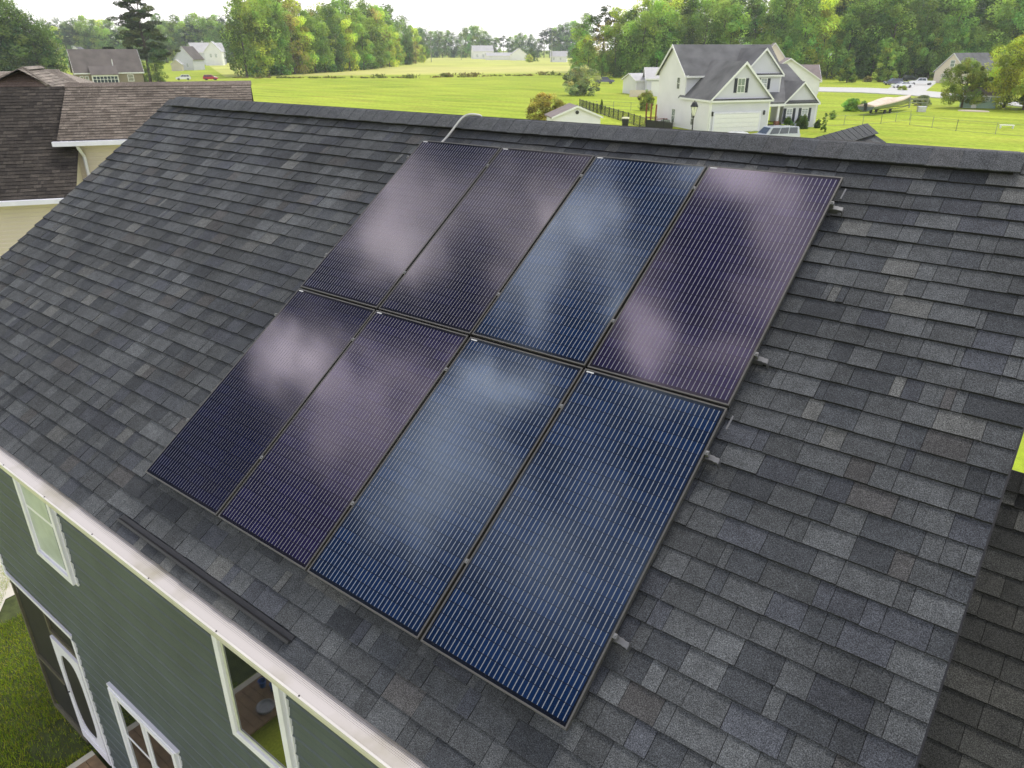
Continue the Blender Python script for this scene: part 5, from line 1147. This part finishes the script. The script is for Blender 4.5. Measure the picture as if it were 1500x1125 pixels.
# ------------------------------------------------------------------ vehicles
CP = {}
def paint(name, c): return mat(name, c, .3, var=0, coat=1.0, metal=.1)
def vehicle(kind, name, q, az_, m, label, cat='car', L=4.6):
    """length along +x, nose at +x"""
    root = empty(name, q, PI/2-R_(az_)); tag(root, label, cat)
    W = 1.82 if kind != 'pickup' else 1.98; s = L/4.6
    if kind == 'suv': body = [(-2.25, .35), (-2.3, .9), (-2.1, 1.05), (1.05, 1.08), (2.1, .92), (2.3, .7), (2.3, .35)]; cab = [(-2.15, 1.03), (-1.85, 1.62), (-1.5, 1.70), (.35, 1.68), (1.15, 1.06)]
    elif kind == 'sedan': body = [(-2.25, .32), (-2.3, .82), (-2.15, .95), (-1.4, .98), (1.0, .95), (2.1, .78), (2.3, .6), (2.3, .32)]; cab = [(-1.75, .95), (-1.1, 1.36), (-.6, 1.43), (.3, 1.40), (1.05, .95)]
    else: body = [(-2.3, .5), (-2.3, 1.1), (-.7, 1.12), (1.1, 1.15), (2.15, 1.05), (2.3, .85), (2.3, .45)]; cab = [(-.85, 1.1), (-.7, 1.78), (-.4, 1.86), (.55, 1.82), (1.15, 1.12)]
    if kind == 'capped': cab = [(-2.25, 1.1), (-2.15, 1.8), (-.9, 1.88), (.55, 1.86), (1.15, 1.12)]
    def sec(poly, w0, w1, zl, zh):
        out = []
        for y in (-1, -.96, 0, .96, 1):
            ring = []
            for (x, z) in poly:
                t_ = (z-zl)/(zh-zl+1e-6); wy = (w0+(w1-w0)*max(0, t_))/2; ring.append((x*s*(1 if abs(y) < .97 else .985), y*wy, z-(.03 if abs(y) == 1 and t_ > .5 else 0)))
            out.append(ring)
        return out
    mb = MB(); mb.loft(sec(body, W, W*.94, .35, 1.1)); mb.build('body', m, root, smooth=False)
    mb = MB(); zl, zh = cab[0][1], max(z for _, z in cab); mb.loft(sec(cab, W*.92, W*.74, zl, zh)); mb.build('cabin', m, root)
    mb = MB()
    xs = [q_[0]*s for q_ in cab]; x0, x1, x2, x3 = xs[0], xs[1], xs[-2], xs[-1]
    def wy(z): return (W*.92+(W*.74-W*.92)*(z-zl)/(zh-zl))/2+.006
    za, zb_ = zl+.06, zh-.13
    n_ = 2 if kind in ('sedan', 'pickup') else 3; xa = x0+.22*s; xb = x3-.28*s; xa2 = x1+.12*s; xb2 = x2-.04*s
    for sg in (-1, 1):
        for k in range(n_):
            u0, u1 = k/n_+.015, (k+1)/n_-.015
            p4 = [(xa+(xb-xa)*u0, za), (xa+(xb-xa)*u1, za), (xa2+(xb2-xa2)*u1, zb_), (xa2+(xb2-xa2)*u0, zb_)]
            mb.prism([(x, sg*wy(z), z) for x, z in p4], (0, sg*.006, 0))
    for (xl, xh, dx) in ((x3, x2, .012), (x0, x1, -.012)):
        k0, k1 = .12, .86
        pa = (xl+(xh-xl)*k0+dx*2, zl+(cab[-2 if dx > 0 else 1][1]-zl)*k0); pb = (xl+(xh-xl)*k1+dx*2, zl+(cab[-2 if dx > 0 else 1][1]-zl)*k1)
        mb.prism([(pa[0], -W*.40, pa[1]), (pa[0], W*.40, pa[1]), (pb[0], W*.33, pb[1]), (pb[0], -W*.33, pb[1])], (dx, 0, .012))
    mb.build('windows', M['win'], root)
    for x in (-1.4*s, 1.42*s):
        for sg in (-1, 1):
            mb = MB(); y = sg*(W/2-.11); mb.tube([(x, y-.11, .34), (x, y+.11, .34)], .34, 16); wh = mb.build('wheel', M['rubber'], root)
            mb = MB(); mb.tube([(x, y+sg*.10, .34), (x, y+sg*.125, .34)], .2, 12); mb.build('rim', M['alu'], wh)
    for sg in (-1, 1):
        mb = MB(); mb.box(2.27*s, 2.315*s, sg*W*.36-.16, sg*W*.36+.16, .62, .76); mb.build('headlight', M['white'], root)
        mb = MB(); mb.box(-2.32*s, -2.27*s, sg*W*.40-.1, sg*W*.40+.1, .7, .88); mb.build('tail_light', M['redlamp'], root)
    return root
M['redlamp'] = mat('red_lamp', (.4, .02, .015), .3, var=0)
wp_, sv_, rd_, nv_, dk_ = paint('white_car_paint', (.75, .75, .75)), paint('silver_blue_paint', (.46, .49, .52)), paint('red_car_paint', (.45, .02, .04)), paint('navy_car_paint', (.04, .045, .10)), paint('black_car_paint', (.02, .022, .03))
q = at(1133, 190, 1.5); vehicle('capped', 'pickup_truck', (q[0], q[1], 0), 35-180, sv_, 'silver blue pickup with a roof cap parked before the white house garage', 'pickup truck', 5.6)
q = at(1086, 196, 1.2); vehicle('sedan', 'parked_car', (q[0], q[1], 0), 35+5, wp_, 'white car before the garage door, its roof just above the ridge', 'car', 4.6)
q = at(886, 122.5); vehicle('pickup', 'pickup_truck', q, fa(886, 8), nv_, 'dark blue pickup on the lawn in front of the woods left of the white house', 'pickup truck', 5.4)
q = at(269, 117.5); vehicle('suv', 'parked_car', q, fa(269, 180), wp_, 'white car on the lawn right of the tall pine', 'car', 4.6)
q = at(309, 117.5); vehicle('suv', 'parked_car', q, fa(309, 12), rd_, 'dark red car on the lawn near the left wood', 'car', 4.5)
q = at(1308, 124.5); vehicle('suv', 'parked_car', q, fa(1308, 150), nv_, 'dark blue car at the drive of the tan house, left-most of the parked cars', 'car', 5.0)
q = at(1321, 128.5); vehicle('sedan', 'parked_car', q, fa(1321, 150), wp_, 'low white car in front of the dark blue car on the drive', 'car', 5.2)
q = at(1334, 119); vehicle('suv', 'parked_car', q, fa(1334, 20), dk_, 'black car behind the white pickup on the drive', 'car', 4.8)
q = at(1349, 124.5); vehicle('pickup', 'pickup_truck', q, fa(1349, 170), wp_, 'large white pickup on the drive beside the tan house', 'pickup truck', 6.6)

# boat under a beige cover on a trailer
q = at(1266, 169); q2 = at(1330, 160); d = q2-q; Lb = float(np.linalg.norm(d)); azb = math.degrees(math.atan2(d[0], d[1]))
b0 = empty('covered_boat', q, PI/2-R_(azb)); tag(b0, 'motor boat under a pinkish beige cover on its trailer on the lawn', 'boat')
k = 1.0; rings = []; hull = []; N_ = 12
for i in range(N_+1):
    u = i/N_; x = u*Lb; wdt = 1.25*(1-max(0, (u-.45)/.55)**2.2*.97); zk = .55+.10*u+.75*max(0, u-.6)**1.6*2; zg = 1.35+.55*u+.25*u*u
    hump = (.25+.55*math.exp(-((u-.42)/.18)**2)+.12*math.sin(u*9)*.3)*(1-.65*u*u)
    rings.append([(x, -wdt*1.02, zg-.12), (x, -wdt*.98, zg+.05), (x, -wdt*.55, zg+hump*.75), (x, 0, zg+hump), (x, wdt*.55, zg+hump*.75), (x, wdt*.98, zg+.05), (x, wdt*1.02, zg-.12)])
    hull.append([(x, -wdt, zg-.05), (x, -wdt*.85, (zk+zg)/2-.1), (x, 0, zk), (x, wdt*.85, (zk+zg)/2-.1), (x, wdt, zg-.05)])
mb = MB(); mb.loft(hull, closed=True); mb.build('hull', mat('boat_hull', (.10, .13, .16), .3, coat=.6), b0)
mb = MB(); mb.loft(rings, closed=True); mb.build('cover', mat('boat_cover', (.66, .54, .43), .8, var=.12, scale=1.5, bump=.4, bscale=3), b0)
mb = MB()
for sg in (-.8, .8): mb.tube([(.2, sg, .5), (Lb*.6, sg, .52), (Lb*1.02, 0, .6)], .05, 6)
for x in (.5, Lb*.3, Lb*.55): mb.tube([(x, -.9, .5), (x, .9, .5)], .04, 6)
mb.tube([(Lb*.98, 0, .6), (Lb*1.0, 0, 1.7)], .05, 6); tr = mb.build('trailer', M['dark_metal'], b0)
for x in (Lb*.28, Lb*.40):
    for sg in (-1.05, 1.05): mb = MB(); mb.tube([(x, sg-.1, .33), (x, sg+.1, .33)], .33, 14); mb.build('wheel', M['rubber'], tr)
mb = MB(); mb.box(-.25, -.02, -.15, .15, .7, 1.5); mb.box(-.4, -.05, -.2, .2, 1.3, 1.75); mb.build('outboard_motor', M['black'], b0)

# odds and ends near the crape myrtle
q = at(1347, 158); o = empty('picnic_bench', q, PI/2-R_(fa(1350, -15))); tag(o, 'weathered grey bench swing frame left of the crape myrtle', 'bench')
mb = MB(); mb.box(-1.8, 1.2, -.1, .3, .75, .85); mb.box(-1.8, 1.2, .3, .4, 1.2, 1.5); mb.build('planks', M['chain'], o)
for x in (-1.7, 1.05): mb = MB(); mb.box(x, x+.12, -.1, .35, 0, 1.6); mb.build('post', M['chain'], o)
shrub(1350, 155, 14, 26, 'brownish hedge bush behind the bench left of the crape myrtle', 'leaf_s')
q = at(1349, 164); o = empty('stone_box', q, .5); tag(o, 'pale grey storage box on the lawn below the bench', 'box'); mb = MB(); mb.box(-.6, .6, -.4, .4, 0, .75); mb.build('body', M['chain'] if False else mat('pale_box', (.55, .54, .52), .7), o, bevel=.04); mb = MB(); mb.box(-.63, .63, -.43, .43, .76, .84); mb.build('lid', M['trim'], o)
q = at(1426, 163); mb = MB(); mb.lathe([(1.9, 0), (1.8, .12), (0, .18)], (0, 0, 0), 20); o = mb.build('sand_mound', mat('sand', (.55, .47, .38), .95, var=.15), None, q); o.scale = (1.2, .7, 1); tag(o, 'low pale mound of sand in front of the sage green shed', 'sand pile')
q = at(1474, 188); o = empty('lawn_table', q, .3); tag(o, 'small white low table on the lawn behind the wire fence at the right', 'table'); mb = MB(); mb.box(-.8, .8, -.3, .3, .36, .42); mb.build('tabletop', M['white'], o)
for x in (-.8, .8): mb = MB(); mb.box(x*.85-.05, x*.85+.05, -.25, .25, 0, .36); mb.build('leg', M['white'], o)
q = at(934, 144); mb = MB(); mb.lathe([(.28, 0), (.34, .45), (.3, .6), (0, .62)], (0, 0, 0), 12); tag(mb.build('barrel', M['dark_metal'], None, at(936, 145.5)), 'dark barrel on the lawn before the outbuildings', 'barrel')

# ------------------------------------------------------------------ air: pale haze over the whole scene
hm = bpy.data.materials.new('haze'); hm.use_nodes = True; t = hm.node_tree; t.nodes.clear()
pv = t.nodes.new('ShaderNodeVolumePrincipled'); pv.inputs['Color'].default_value = (0.90, 0.95, 1.0, 1); pv.inputs['Density'].default_value = 0.00022; pv.inputs['Anisotropy'].default_value = 0.2
o_ = t.nodes.new('ShaderNodeOutputMaterial'); t.links.new(pv.outputs[0], o_.inputs['Volume'])
mb = MB(); mb.box(-1200, 420, -120, 1300, -1.0, 62); hz = mb.build('haze', hm); hz['kind'] = 'stuff'; hz['label'] = 'pale summer haze lying over the fields and houses'; hz['category'] = 'haze'
